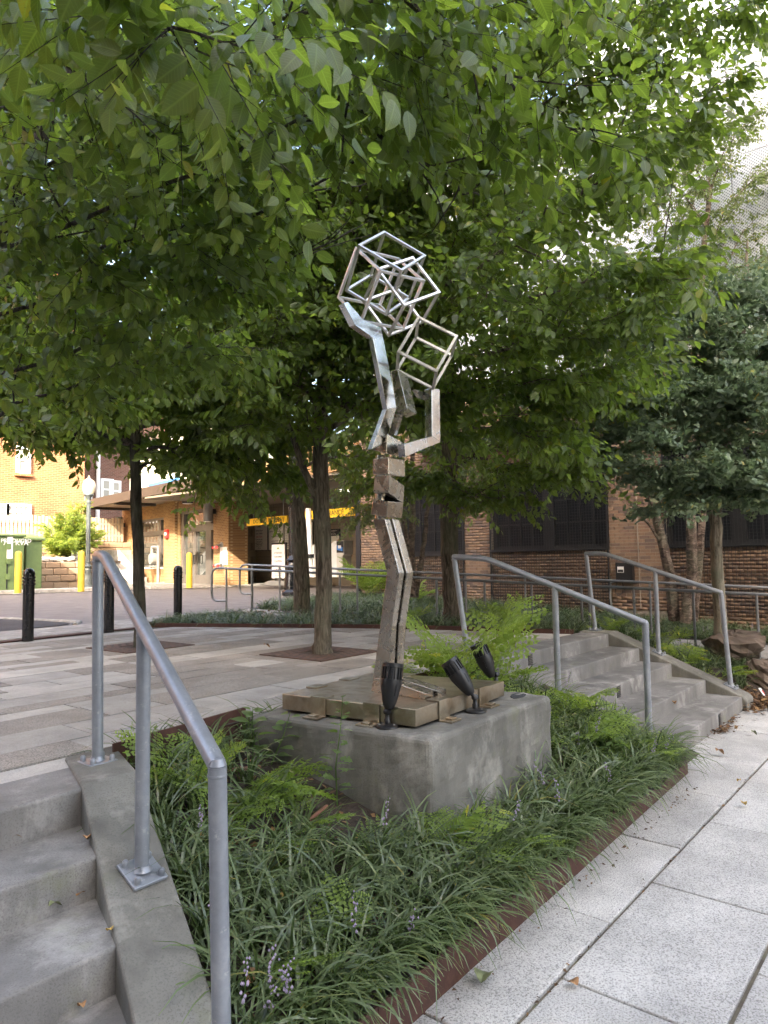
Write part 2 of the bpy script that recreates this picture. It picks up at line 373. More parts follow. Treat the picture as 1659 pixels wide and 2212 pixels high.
MAT['bronze'] = plain('bronze_frame', (.13, .115, .10), .45, .3, .12)
MAT['dark'] = plain('dark_window_steel', (.020, .021, .023), .45, .2, .2)
t = NT('dark_glass'); t.set(color=(.012, .014, .017), rough=.35, spec=.15); MAT['dglass'] = t.m
t = NT('lobby_glass'); t.set(color=(.05, .055, .05), rough=.03, spec=1.0, metal=.0, coat=.6); MAT['glass'] = t.m
MAT['soffit'] = plain('canopy_soffit', (.36, .29, .23), .6, 0, .08)
MAT['fascia'] = plain('canopy_fascia', (.07, .055, .045), .5, .3, .1)
MAT['yellow'] = plain('bollard_yellow', (.55, .38, .04), .45, 0, .1)
MAT['bar_yellow'] = plain('bar_yellow', (.90, .55, .02), .5, 0, .05)
MAT['green_cab'] = plain('cabinet_green', (.13, .19, .07), .5, .1, .1)
MAT['block_tan'] = m_brick('split_face_block', [(.36, .26, .17), (.42, .31, .2), (.33, .23, .15), (.40, .29, .19)])
t = NT('cmu'); s_ = t.n('SeparateXYZ', {0: t.pos}); v_ = t.n('CombineXYZ', {0: s_.outputs['Y'], 1: s_.outputs['Z']}).outputs[0]
b_ = t.n('TexBrick', {'Vector': v_, 'Color1': (.20, .16, .11, 1), 'Color2': (.17, .135, .095, 1), 'Mortar': (.12, .10, .07, 1), 'Scale': 1.0, 'Mortar Size': .008, 'Brick Width': .6, 'Row Height': .3})
t.set(color=b_.outputs['Color'], rough=.9, normal=t.bump(b_.outputs['Fac'], -.3, .01)); MAT['cmu'] = t.m
MAT['fence'] = plain('fence_wood', (.42, .33, .23), .8, 0, .2, 6)
MAT['asphalt'] = m_aggregate('drive_surface', (.205, .185, .175), (.115, .10, .095), 90, .45, 0)
MAT['asphalt_d'] = m_aggregate('street_asphalt', (.075, .075, .078), (.03, .03, .03), 120, .5, 0)
MAT['kerb'] = m_concrete('kerb_concrete', (.40, .375, .34), .2, False)
MAT['plain_con'] = m_concrete('walk_concrete', (.36, .34, .31), .2, False)
MAT['stone'] = m_concrete('boulder_stone', (.15, .115, .09), .5, False)
MAT['red'] = plain('signal_red', (.62, .03, .03), .4, 0, .05)
MAT['grey_metal'] = plain('grey_metal', (.22, .22, .21), .5, .2, .1)
MAT['ink'] = plain('black_ink', (.02, .02, .022), .6, 0, 0)
MAT['ink_red'] = plain('red_ink', (.50, .03, .04), .6, 0, 0)
MAT['ink_grey'] = plain('grey_ink', (.20, .19, .18), .6, 0, 0)
MAT['ink_green'] = plain('green_ink', (.25, .30, .08), .6, 0, 0)
MAT['blue'] = plain('banner_blue', (.05, .20, .55), .6, 0, .1)
MAT['paper'] = plain('sign_panel', (.66, .63, .55), .5, 0, .04)
MAT['pipe'] = plain('irrigation_pipe', (.22, .10, .06), .6, 0, .2)
MAT['street_b'] = plain('street_building_render', (.30, .27, .24), .85, 0, .15, .4)
# perforated metal panel: dark round holes in a white sheet
t = NT('perforated_panel'); s_ = t.n('SeparateXYZ', {0: t.pos}); 
v_ = t.n('CombineXYZ', {0: s_.outputs['Y'], 1: s_.outputs['Z']}).outputs[0]
def _cell(off):
    w = t.n('VectorMath', {0: t.n('VectorMath', {0: v_, 1: (17.0, 17.0, 0)}, operation='MULTIPLY').outputs[0], 1: off}, operation='ADD').outputs[0]
    fr = t.n('VectorMath', {0: w}, operation='FRACTION').outputs[0]
    return t.n('VectorMath', {0: fr, 1: (.5, .5, 0)}, operation='DISTANCE').outputs['Value']
d_ = t.math('MINIMUM', _cell((0, 0, 0)), _cell((.5, .5, 0)))
h_ = t.math('LESS_THAN', d_, .21)
t.set(color=t.mix(h_, (.50, .54, .59), (.17, .19, .22)), rough=.5, metal=0.0); MAT['perf'] = t.m
# ------------------------------------------------------------------ the setting: ground, sidewalk, plaza, drive
def sheet(name, poly, z, mat, parent=None):
    v = [(x, y, z if np.isscalar(z) else z[i]) for i, (x, y) in enumerate(poly)]
    return MB().add(v, [tuple(range(len(v)))]).build(name, mat, parent)
struct(sheet('ground', [(-300, -300), (300, -300), (300, 300), (-300, 300)], -.93, MAT['asphalt_d']))
# curve of the planting bed that closes the plaza
BEDC = [(8.15, 3.78), (7.98, 4.3), (7.82, 5.1), (7.58, 5.95), (7.22, 6.85), (6.78, 7.7), (6.32, 8.65), (5.92, 9.5)]
def xb(y):
    ys = [p[1] for p in BEDC]; xs = [p[0] for p in BEDC]
    return float(np.interp(y, ys, xs))
struct(sheet('plaza', [(-14, 2.6), (1.6, 2.95), (1.85, 3.4), (8.3, 3.44)]+BEDC+[(5.6, 10.0), (-14, 9.2)], -.014, MAT['joint']))
plaza = bpy.data.objects['plaza']
struct(sheet('driveway', [(-60, 9.15), (3.6, 9.55), (5.9, 9.85), (7.7, 10.5), (9.3, 11.6), (12.5, 12.6), (13.9, 12.9), (19.9, 12.9), (19.9, 24.5), (14.5, 24.2), (10.2, 25.6), (-60, 31)], -.018, MAT['asphalt']))
sw = struct(sheet('sidewalk', [(-14, -3.0), (60, -3.0), (60, 2.9), (-14, 2.9)], -.768, MAT['moss']))
# sidewalk slabs in running rows
ROWS = [(1.36, 2.02, 3.22-1.05*6), (.755, 1.35, 2.69-1.05*6), (.15, .745, 3.2-1.05*6), (-.46, .14, 2.69-1.05*6)]
slabs = []
for (y0, y1, xs) in ROWS:
    for k in range(0, 22):
        a = xs+k*1.05; b = a+1.05
        if b < .6 or a > 14: continue
        g = .0045
        dz = random.uniform(-.003, .003)
        o = MB().box((a+g, y0+g, -.80), (b-g, y1-g, -.75+dz)).build('paving_slab', MAT['slab'], sw, bevel=.006, seg=2)
        slabs.append(o)
# plaza pavers: long courses, mixed lengths, two mixes
y = 3.47; rows = []
while y < 9.2:
    h = random.choice([.2, .3, .3, .4]); h = min(h, 9.27-y); 
    if h < .1: break
    rows.append((y, y+h)); y += h
def paver_row(y0, y1, x0, x1a, x1b):
    x = x0-random.random()*.6
    while x < max(x1a, x1b):
        L = random.choice([.4, .6, .6, .8, .9, 1.2]); e = x+L
        a0 = max(x, x0); ea, eb = min(e, x1a), min(e, x1b)
        if ea-a0 > .04 and eb-a0 > .04:
            g = .0048; dz = random.uniform(-.0025, .0025)
            m = MAT['paver_a'] if random.random() < .52 else MAT['paver_b']
            MB().hexa([(a0+g, y0+g, -.04), (ea-g, y0+g, -.04), (eb-g, y1-g, -.04), (a0+g, y1-g, -.04), (a0+g, y0+g, dz), (ea-g, y0+g, dz), (eb-g, y1-g, dz), (a0+g, y1-g, dz)]).build('paver', m, plaza)
        x = e
paver_row(3.20, 3.46, -1.0, 1.70, 1.76)
for (y0, y1) in rows: paver_row(y0, y1, -1.0 if y0 > 3.9 else -.4, xb(y0)-.06 if y0 > 3.8 else (8.1 if y0 > 3.74 else 5.45), xb(y1)-.06 if y1 > 3.8 else 5.45)
# bands at the far edge of the plaza
struct(MB().hexa([(-14, 8.4, -.03), (3.6, 9.29, -.03), (3.6, 9.45, -.03), (-14, 8.6, -.03), (-14, 8.4, .004), (3.6, 9.29, .004), (3.6, 9.45, .004), (-14, 8.6, .004)]).build('paving_band', MAT['corten']))
struct(MB().hexa([(3.6, 9.29, -.03), (5.88, 9.52, -.03), (5.86, 9.66, -.03), (3.6, 9.45, -.03), (3.6, 9.29, .004), (5.88, 9.52, .004), (5.86, 9.66, .004), (3.6, 9.45, .004)]).build('paving_band', MAT['corten']))
struct(MB().hexa([(-14, 8.62, -.03), (5.86, 9.68, -.03), (5.7, 10.9, -.03), (-14, 9.9, -.03), (-14, 8.62, .002), (5.86, 9.68, .002), (5.7, 10.9, .002), (-14, 9.9, .002)]).build('concrete_walk', MAT['plain_con']))
struct(MB().hexa([(5.72, 9.9, -.03), (7.7, 10.35, -.03), (8.9, 11.6, -.03), (5.7, 11.0, -.03), (5.72, 9.9, .004), (7.7, 10.35, .004), (8.9, 11.6, .004), (5.7, 11.0, .004)]).build('concrete_walk', MAT['plain_con']))
# dark asphalt patch with a kerb beyond the bollards on the far side
struct(sheet('asphalt_patch', [(-6, 10.6), (3.5, 10.75), (5.4, 11.2), (5.6, 11.5), (5.4, 13.6), (-6, 13.4)], -.006, MAT['asphalt_d']))
struct(MB().tube([(-6, 13.55, -.02), (5.3, 13.75, -.02), (5.75, 11.5, -.02), (5.45, 11.05, -.02)], .045, 8).build('kerb', MAT['kerb']))
struct(MB().prism([(10.0, 25.3, .0), (14.9, 23.85, .0), (15.4, 25.6, .0), (9.4, 27.6, .0), (5, 28.4, .0), (-30, 33, .0), (-30, 30, 0), (5, 27.0, 0)], (0, 0, .1)).build('kerb', MAT['kerb']))
struct(MB().prism([(14.8, 23.75, 0), (17.2, 22.2, 0), (19.9, 22.1, 0), (21.9, 40, 0), (15.2, 34, 0), (15.3, 25.5, 0)], (0, 0, .06)).build('pavement', MAT['plain_con']))

# ------------------------------------------------------------------ planting beds (soil)
def grid_surface(name, xs, ys, fz, mat, mask=None):
    V = [(x, y, fz(x, y)) for y in ys for x in xs]; n = len(xs); Fc = []
    for j in range(len(ys)-1):
        for i in range(n-1):
            if mask is None or mask((xs[i]+xs[i+1])/2, (ys[j]+ys[j+1])/2): Fc.append((j*n+i, j*n+i+1, (j+1)*n+i+1, (j+1)*n+i))
    o = MB().add(V, Fc).build(name, mat, None, True); return struct(o)
def nz(x, y, s=3.0): return (math.sin(x*s*1.7+y*s)+math.sin(y*s*2.3-x*s*.7)+math.sin((x+y)*s*3.1))/3
def soil_front(x, y):
    k = min(1, max(0, (y-1.72)/(3.36-1.72)))
    return -.625+.47*k**.85+.018*nz(x, y)
grid_surface('soil_bed', np.linspace(.95, 5.9, 80), np.linspace(1.70, 3.46, 34), soil_front, MAT['soil'])
def ramp_z(y): return -.45*min(1.3, max(0, (10.2-y)/8.2))
def soil_right(x, y):
    if x < 8.55 and y < 3.7: return -.9
    if x < 8.7 and y < 3.9: st = min(0, -(3.5-y)*.47)
    st = min(0.0, -(3.5-y)*.47)
    k = min(1, max(0, (x-8.7)/1.6))
    z = st*(1-k)+ramp_z(y)*k
    if y < 2.1: z = min(z, -.5-(2.1-y)*.3)
    return z-.03+.012*nz(x, y)
grid_surface('soil_bed', np.linspace(5.6, 14.2, 70), np.linspace(1.75, 13.2, 90), soil_right, MAT['soil'],
             lambda x, y: (y > 3.7 and x > xb(min(y, 9.5))-.25 and y < 9.7+max(0, (x-7.2))*.75) or (y <= 3.7 and x > 8.5))
# ramp walkway between its two handrails
RA0, RA1 = np.array((7.78, 10.25)), np.array((10.75, .6))
RB0, RB1 = np.array((9.15, 11.25)), np.array((12.35, .8))
V = []; Fc = []
for k in range(15):
    s = k/14; a = RA0+(RA1-RA0)*s; b = RB0+(RB1-RB0)*s; z = ramp_z(a[1])+.012
    V += [(a[0], a[1], z-.1), (a[0], a[1], z), (b[0], b[1], z), (b[0], b[1], z-.1)]
    if k: q = 4*k-4; Fc += [(q+1, q+2, q+6, q+5), (q, q+1, q+5, q+4), (q+2, q+3, q+7, q+6)]
struct(MB().add(V, Fc).build('ramp', MAT['plain_con']))

# ------------------------------------------------------------------ corten edgings
def plate_line(pts, z0, z1_, th, parent, name='edging_plate'):
    P = np.array(pts, float); m = MB()
    T = np.gradient(P, axis=0); N = np.stack([-T[:, 1], T[:, 0]], 1); N /= np.linalg.norm(N, axis=1)[:, None]
    zt = np.full(len(P), z1_) if np.isscalar(z1_) else np.array(z1_); zb = np.full(len(P), z0) if np.isscalar(z0) else np.array(z0)
    V = []; Fc = []
    for i in range(len(P)):
        a = P[i]-N[i]*th/2; b = P[i]+N[i]*th/2
        V += [(a[0], a[1], zb[i]), (a[0], a[1], zt[i]), (b[0], b[1], zt[i]), (b[0], b[1], zb[i])]
        if i: q = 4*i-4; Fc += [(q, q+1, q+5, q+4), (q+1, q+2, q+6, q+5), (q+2, q+3, q+7, q+6), (q+3, q, q+4, q+7)]
    q = 4*len(P)-4; Fc += [(0, 3, 2, 1), (q, q+1, q+2, q+3)]
    return m.add(V, Fc).build(name, MAT['corten'], parent)
t = thing('bed_edging', 'rusty steel edging strip between the sidewalk slabs and the planted bed', 'edging', (3.2, 1.68, -.75))
xs_ = [1.02, 1.9, 2.75, 3.75, 4.75, 5.75]
for a, b in zip(xs_[:-1], xs_[1:]): plate_line([(a+.002, 1.625+.028*(a-1)), (b-.002, 1.625+.028*(b-1))], -.80, -.595, .012, t)
t = thing('bed_edging', 'rusty steel retaining plate between the plaza pavers and the bed behind the left handrail', 'edging', (2.3, 3.4, -.2))
plate_line([(1.83, 3.30), (2.30, 3.375), (2.78, 3.455)], -.6, .055, .012, t)
t = thing('bed_edging', 'rusty steel edging behind the concrete pedestal along the plaza', 'edging', (5.0, 3.46, -.2))
plate_line([(4.25, 3.46), (5.5, 3.46)], -.6, .02, .012, t)
t = thing('bed_edging', 'curved dark steel edging where the plaza meets the liriope bed', 'edging', (7.2, 6.85, 0))
cv = BEDC; plate_line([(x+.02, y) for x, y in cv]+[(5.95, 9.75), (6.6, 10.2), (7.6, 10.45)], -.1, .05, .03, t)

# ------------------------------------------------------------------ stairs
def stairs(name, label, noses, xl, xr, zs, lights, cheeks):
    t = thing(name, label, 'stairs', (xl+1.5, noses[-1], -.75))
    st = []
    for i, n in enumerate(noses):
        yb_ = noses[i-1]+.03 if i else noses[0]+(.36 if name else .3)
        xa_, xb_ = (xr(n), xr(yb_)) if callable(xr) else (xr[i], xr[i])
        m = MB().hexa([(xl, n, -.85), (xa_, n, -.85), (xb_, yb_, -.85), (xl, yb_, -.85), (xl, n, zs[i]), (xa_, n, zs[i]), (xb_, yb_, zs[i]), (xl, yb_, zs[i])]); st.append(m.build('step', MAT['step'], t, bevel=.012, seg=3))
    for k, (x, i) in enumerate(lights):
        zc = (zs[i]+zs[i+1])/2 if i+1 < len(zs) else zs[i]-.075
        n = noses[i]
        fr = MB().box((x-.045, n-.004, zc-.055), (x+.045, n+.02, zc+.055)).build('step_light', MAT['dark'], st[i])
        sl = MB()
        for q in range(6): sl.box((x-.037, n-.008, zc-.045+q*.0165), (x+.037, n-.003, zc-.045+q*.0165+.008))
        sl.build('louvre', MAT['bronze'], st[i])
    for c in cheeks:
        MB().prism(*c).build('cheek_wall', MAT['cheek'], t, bevel=.014, seg=3)
    return t
# right flight
NR = [3.41, 3.04, 2.675, 2.31, 1.945]; ZR = [0, -.15, -.30, -.45, -.60]
def cheek(x0, x1, prof, dx=0.0):    # profile in (y,z); dx = skew of x with y
    a = [(x0+dx*(y-3.0), y, z) for y, z in prof]; b = [(x1+dx*(y-3.0), y, z) for y, z in prof]
    return (a, None, b)
PR = [(3.80, -.9), (3.80, .012), (3.42, .012), (1.94, -.60), (1.90, -.64), (1.90, -.9)]
stairs('concrete_stairs', 'wide concrete flight of steps between the two silver handrails, running down to the sidewalk', NR, 5.66, [8.36]*5, ZR,
       [(6.35, 0), (6.75, 2), (7.45, 4), (7.9, 9)][:3], [cheek(8.355, 8.66, PR), cheek(5.42, 5.665, PR)])
# near flight
NL = [2.92, 2.565, 2.20, 1.84, 1.48]
SK = .335
PL = [(3.42, -.9), (3.42, .014), (2.93, .014), (1.42, -.612), (1.42, -.9)]
stairs('concrete_stairs', 'concrete steps with a sloping side wall running down towards the viewer, behind the nearest handrail', NL, -2.2, (lambda y: 1.505+SK*(y-3.0)+.05), ZR,
       [], [cheek(1.505, 1.765, PL, SK)])
# ------------------------------------------------------------------ handrails
def base_plate(p, nrm, xa, root, sz=.068):
    n = np.array(nrm, float); n /= np.linalg.norm(n); xa = np.array(xa, float); xa -= n*(xa@n); xa /= np.linalg.norm(xa); ya = np.cross(n, xa)
    p = np.array(p, float)
    pl = MB().obox(p+n*.007, (xa, ya, n), (sz, sz, .007)).build('base_plate', MAT['rail'], root, bevel=.002, seg=1)
    for i in (-1, 1):
        for j in (-1, 1):
            c = p+n*.014+xa*i*sz*.7+ya*j*sz*.7
            MB().lathe([(.013, 0), (.013, .012), (.012, .018), (.008, .024), (.002, .026)], c, n, 10).build('bolt', MAT['rail'], pl, True)
    MB().lathe([(.036, 0), (.030, .008), (.027, .02)], p+n*.014, (0, 0, 1), 16).build('weld_collar', MAT['rail'], pl, True)
def bend(pts, i, r, n=6):
    """replace corner i of a polyline by an arc"""
    P = [np.array(p, float) for p in pts]; c = P[i]; a = P[i-1]-c; b = P[i+1]-c
    la, lb = np.linalg.norm(a), np.linalg.norm(b); a /= la; b /= lb; k = min(r, la*.45, lb*.45); out = []
    for s in np.linspace(0, 1, n): out.append(c+a*k*(1-s)**2+b*k*s**2)
    return P[:i]+out+P[i+1:]
def handrail(label, tops, bases, plates, rr=.0265, nrm=(0, -.39, .92), xa=(1, 0, 0)):
    t = thing('handrail', label, 'handrail', bases[0], 'silver stair handrails')
    a, b0, mid, c = [np.array(q, float) for q in tops]; bases = [np.array(q, float) for q in bases]
    mid = b0+(c-b0)*((bases[1][1]-b0[1])/(c[1]-b0[1])); bases[1][0] = mid[0]; bases[2] = np.array((c[0]+.01, c[1]-.01, bases[2][2])) if tops[0][0] < 3 else bases[2]
    if tops[0][0] < 3:
        for q in bases[1:]: q[2] = -(2.92-q[1])*.4146+.014
    else:
        for q in bases[1:]: q[2] = .012-(3.42-q[1])*.4135          # post 1 top, bend, middle post top, last post top
    pts = bend([a, b0, c], 1, .10)
    MB().tube(pts, rr, 16).build('top_rail', MAT['rail'], t, True)
    # mitred corner caps
    for p in (a, c): MB().lathe([(.004, -rr), (rr*.7, -rr*.7), (rr, 0), (rr*.7, rr*.7), (.004, rr)], p, (0, 0, 1), 16).build('corner', MAT['rail'], t, True)
    for k, (tp, bs) in enumerate(zip((a, mid, c), bases)):
        MB().tube([np.array(bs)+np.array((0, 0, .012)), np.array(tp)-np.array((0, 0, .004))], rr if k else rr*.97, 16).build('post', MAT['rail'], t, True)
        if k < 3: MB().lathe([(rr*1.0, -.005), (rr*1.05, -.003), (rr*1.06, 0), (rr*1.02, .004)], np.array(tp)-np.array((0, 0, rr*1.05)), (0, 0, 1), 16).build('weld_bead', MAT['rail'], t, True)
        if plates[k]: base_plate(bs, (0, 0, 1) if k == 0 else nrm, xa, t)
    return t
handrail('nearest silver tube handrail, rising past the frame bottom beside the near steps',
         [(1.705, 3.235, .985), (1.655, 3.08, .985), (1.425, 2.40, .69), (1.225, 1.645, .375)],
         [(1.705, 3.215, .004), (1.43, 2.405, -.245), (1.235, 1.64, -.565)], (1, 1, 1), .0265, (0, -.385, .92), (1, 0, 0))
A = [(atz(993, 1434, .012)), None]
pz = lambda x, y, X: atx(x, y, X)
handrail('silver tube handrail on the near side of the wide steps, next to the bright fern',
         [atx(981, 1203, 5.58), atx(1049, 1206, 5.58)+np.array((0, 0, 0)), atx(1191, 1262, 5.58), atx(1394, 1346, 5.58)],
         [(5.60, 3.66, .012), (5.60, 2.74, -.265), (5.60, 1.99, -.58)], (1, 1, 1))
handrail('silver tube handrail on the far side of the wide steps, in front of the ginkgo',
         [atx(1266, 1196, 8.52), atx(1303, 1195, 8.52), atx(1407, 1234, 8.52), atx(1557, 1280, 8.52)],
         [(8.55, 3.66, .012), (8.55, 2.87, -.21), (8.55, 2.10, -.535)], (1, 1, 1))
# ramp rails
def ramp_rail(label, p0, p1, posts, loop):
    t = thing('ramp_handrail', label, 'handrail', (p0[0], p0[1], 0), 'grey ramp handrails')
    p0 = np.array(p0, float); p1 = np.array(p1, float); d = p1-p0; d[2] = 0; d /= np.linalg.norm(d)
    lo = np.array((0, 0, -.60))
    pts = [p1, p0+d*loop[0]*0+np.array((0, 0, 0)), p0-d*.0]
    # loop end: goes out past the first post and returns below
    e0 = p0-d*loop[0]
    P = [p1, e0, e0+lo, p0+lo+d*.0]
    P = bend(P, 1, .16); P = bend(P, len(P)-2, .16)
    MB().tube(P, .021, 10).build('rail', MAT['ramp_rail'], t, True)
    for s in posts:
        q = p0+(p1-p0)*s; b = ramp_z(q[1])
        MB().tube([(q[0], q[1], b-.03), (q[0], q[1], q[2])], .019, 8).build('post', MAT['ramp_rail'], t, True)
        MB().lathe([(.045, 0), (.045, .006), (.022, .012)], (q[0], q[1], b+.012), (0, 0, 1), 10).build('foot_flange', MAT['ramp_rail'], t, True)
    return t
pA = atx(489, 1226, 7.82); pB = atx(1659, 1284, 10.4); pB = pA+(pB-pA)*1.2
ramp_rail('grey ramp handrail nearer the plaza, its rounded loop end in front of the sign', pA, pB, [0, .052, .22, .31, .385, .46, .53, .60, .67, .745, .82, .9], (.32,))
pA = atx(545, 1219, 9.1); pB = atx(1659, 1269, 11.9); pB = pA+(pB-pA)*1.15
ramp_rail('grey ramp handrail farther from the plaza, nearer the brick garage wall', pA, pB, [0.0, .06, .22, .31, .42, .52, .62, .71, .8, .9], (.3,))

# ------------------------------------------------------------------ concrete pedestal
zt = .03
cn = {'N': (2.905, 2.135), 'R': (4.305, 2.165), 'B': (4.22, 3.42), 'L': (2.735, 3.345)}
loop = [cn['L'], cn['N'], cn['R'], cn['B']]
t = thing('concrete_pedestal', 'weathered square concrete block carrying the steel sculpture', 'pedestal', (3.5, 2.75, -.6))
mb = MB().prism([(x, y, -.85) for x, y in loop], (0, 0, zt+.85))
ob = mb.build('block', MAT['block'], t, bevel=.03, seg=3)
sm_ = ob.modifiers.new('subdivide', 'SUBSURF'); sm_.subdivision_type = 'SIMPLE'; sm_.levels = sm_.render_levels = 5
tx = bpy.data.textures.new('concrete_rough', 'CLOUDS'); tx.noise_scale = .10; tx.noise_depth = 5
dm = ob.modifiers.new('rough', 'DISPLACE'); dm.texture = tx; dm.texture_coords = 'GLOBAL'; dm.strength = .022; dm.mid_level = .5
q = [atz(*z7(1590+a, 355+b), zt+.0015) for a, b in ((15, 0), (60, -12), (110, 0), (95, 22), (30, 30), (5, 15))]
MB().prism([p-np.array((0, 0, .01)) for p in q], (0, 0, .0115)).build('tar_patch', MAT['asphalt_d'], t)

# ------------------------------------------------------------------ sculpture
S = thing('steel_sculpture', 'welded steel figure lifting open cube frames, standing on a thick steel plate', 'sculpture', (3.45, 2.8, .05))
PC = np.array([(2.90, 3.25), (3.01, 2.31), (4.03, 2.36), (3.83, 3.31)])
bp = MB().prism([(x, y, .047) for x, y in PC], (0, 0, .093)).build('base_plate', MAT['plate'], S, bevel=.004, seg=2)
def clamp(u0, edge, tag_=None):
    a, b = PC[edge], PC[(edge+1) % 4]; d = (b-a)/np.linalg.norm(b-a); n = np.array((d[1], -d[0])) if True else 0
    cen = PC.mean(0); p = a+(b-a)*u0
    if (p+n*.1-cen)@(p+n*.1-cen) < (p-cen)@(p-cen): n = -n
    w = .055; D3 = np.array((d[0], d[1], 0)); N3 = np.array((n[0], n[1], 0)); Z = np.array((0, 0, 1.)); P = np.array((p[0], p[1], 0))
    m = MB()
    m.obox(P-N3*.035+Z*.144, (D3, N3, Z), (w, .045, .004)); m.obox(P+N3*.0065+Z*.093, (D3, N3, Z), (w, .004, .056)); m.obox(P+N3*.045+Z*.038, (D3, N3, Z), (w, .043, .005))
    c = m.build('clamp', MAT['plate'], bp, bevel=.002, seg=1)
    MB().obox(P+N3*.05+Z*.048, (D3, N3, Z), (w*.5, .022, .005)).build('clamp_pad', MAT['plate'], bp, bevel=.002, seg=1)
for e, u in ((0, .30), (0, .70), (1, .27), (1, .72), (2, .3), (2, .72), (3, .35), (3, .7)): clamp(u, e)
X0 = 3.25; EX = np.array((1., 0, 0))
def face_x(pts, zf, X=X0): return [atx(*zf(*p), X) for p in pts]
def face_y(pts, zf, Y): return [aty(*zf(*p), Y) for p in pts]
def piece(name, poly, e, mat='steel', poly2=None, bevel=.004):
    return MB().prism(poly, e, poly2).build(name, MAT[mat], S, bevel=bevel, seg=2)
# legs: side profiles extruded across the figure
legp = [(103, 985), (215, 985), (328, 1432), (272, 1880), (246, 2150)]
near_leg = face_x([(105, 985), (205, 985), (325, 1435), (262, 1880), (232, 2440), (92, 2420), (165, 1880), (222, 1432)], z4)
piece('leg', near_leg, (.052, 0, 0))
far_leg = [p+np.array((.060, -.012, .0)) for p in near_leg]
piece('leg', far_leg, (.066, 0, 0))
zf = .14
for k, dx in ((0, 0.0), (1, .10)):
    b = atz(*z7(735, 340), zf); x = 3.25+dx
    heel = 2.80; toe = 2.42-.02*k
    MB().prism([(x-.005, heel, zf), (x-.005, toe, zf), (x-.005, toe, zf+.038), (x-.005, heel-.1, zf+.085), (x-.005, heel, zf+.09)], (.085, 0, 0)).build('foot', MAT['steel'], S, bevel=.003, seg=2)
# torso blocks
blk = lambda pts, e: piece('torso_block', face_x(pts, z4), e)
blk([(103, 490), (235, 475), (237, 620), (104, 617)], (.165, 0, .0))
blk([(122, 628), (248, 622), (237, 770), (108, 762)], (.145, 0, -.058))
blk([(107, 818), (232, 840), (220, 972), (90, 950)], (.155, 0, .0))
sp = [atx(*z4(170, y), X0+.06) for y in (460, 1000)]
MB().tube([sp[0], sp[1]], .035, 10).build('spine', MAT['steel'], S, True)
# chest wedge
c1 = [atx(*z5(*p), X0) for p in ((575, 2050), (690, 1975), (712, 1905), (735, 1990), (700, 2085))]
piece('chest', [atx(*z5(*p), X0) for p in ((578, 2052), (694, 1982), (714, 1905), (706, 2090))], None, 'steel',
      [atx(*z5(*p), X0+.17) for p in ((760, 2075), (815, 2040), (868, 1996), (880, 2123))])
# raised arm: front faces in one plane, thickness to the rear
YA = 2.70
def yface(pts): return [aty(*z5(*p), YA) for p in pts]
e1 = np.array((0, .052, 0))
arm = [('arm', [(712, 1692), (802, 1680), (700, 1985), (578, 2048)], .038, 'steel'),
       ('arm', [(587, 1055), (663, 968), (803, 1680), (715, 1692)], .036, 'steel_b'),
       ('forearm', [(430, 947), (498, 893), (663, 967), (587, 1055)], .045, 'steel_b'),
       ('hand', [(330, 752), (365, 735), (500, 893), (430, 947)], .045, 'steel_b')]
for nm, pts, th, mt in arm:
    f = yface(pts); tilt = .0
    piece(nm, f, (0, th, 0), mt, bevel=.002)
# head and neck
f = [aty(*z5(*p), 2.78) for p in ((748, 1352), (806, 1336), (890, 1690), (800, 1720))]
piece('head', [atx(*z5(*p), 3.27) for p in ((745, 1356), (806, 1336), (893, 1688), (800, 1722))], (.10, 0, -.02))
piece('neck', [atx(*z5(*p), 3.30) for p in ((784, 1735), (832, 1735), (775, 1925), (722, 1920))], (.03, 0, 0), bevel=.002)
# second arm: a U in front
YB = 2.56
u = [(868, 2000), (1115, 1932), (1110, 1506), (1183, 1515), (1190, 1985), (880, 2115)]
V = [aty(*z5(*p), YB) for p in u]
piece('arm', [V[0], V[1], V[4], V[5]], (0, .055, 0), 'steel_b', bevel=.002)
piece('arm', [V[1], V[2], V[3], V[4]], (0, .055, 0), 'steel_b', bevel=.002)
piece('hand', [aty(*z5(*p), YB+.06) for p in ((968, 1516), (1035, 1537), (1100, 1500), (1082, 1612), (1012, 1590))], (0, .03, 0), 'steel', bevel=.002)
# cube frames
CUBES = {
'A': [[3.093, 2.763, 2.857], [3.046, 2.533, 2.634], [3.36, 2.455, 2.648], [3.407, 2.685, 2.871], [3.157, 2.977, 2.623], [3.11, 2.747, 2.4], [3.424, 2.669, 2.414], [3.471, 2.899, 2.637]],
'B': [[3.027, 2.68, 2.824], [3.275, 2.689, 2.999], [3.405, 2.475, 2.826], [3.156, 2.466, 2.651], [3.145, 2.896, 2.645], [3.393, 2.905, 2.82], [3.523, 2.691, 2.648], [3.275, 2.682, 2.472]],
'C': [[3.12, 2.618, 2.689], [3.359, 2.533, 2.815], [3.433, 2.392, 2.58], [3.193, 2.477, 2.454], [3.253, 2.849, 2.592], [3.492, 2.764, 2.718], [3.566, 2.623, 2.483], [3.327, 2.708, 2.357]],
'D': [[3.24, 2.564, 2.2], [3.351, 2.49, 2.424], [3.485, 2.306, 2.297], [3.373, 2.38, 2.073], [3.435, 2.733, 2.159], [3.546, 2.659, 2.383], [3.679, 2.474, 2.256], [3.568, 2.548, 2.032]]}
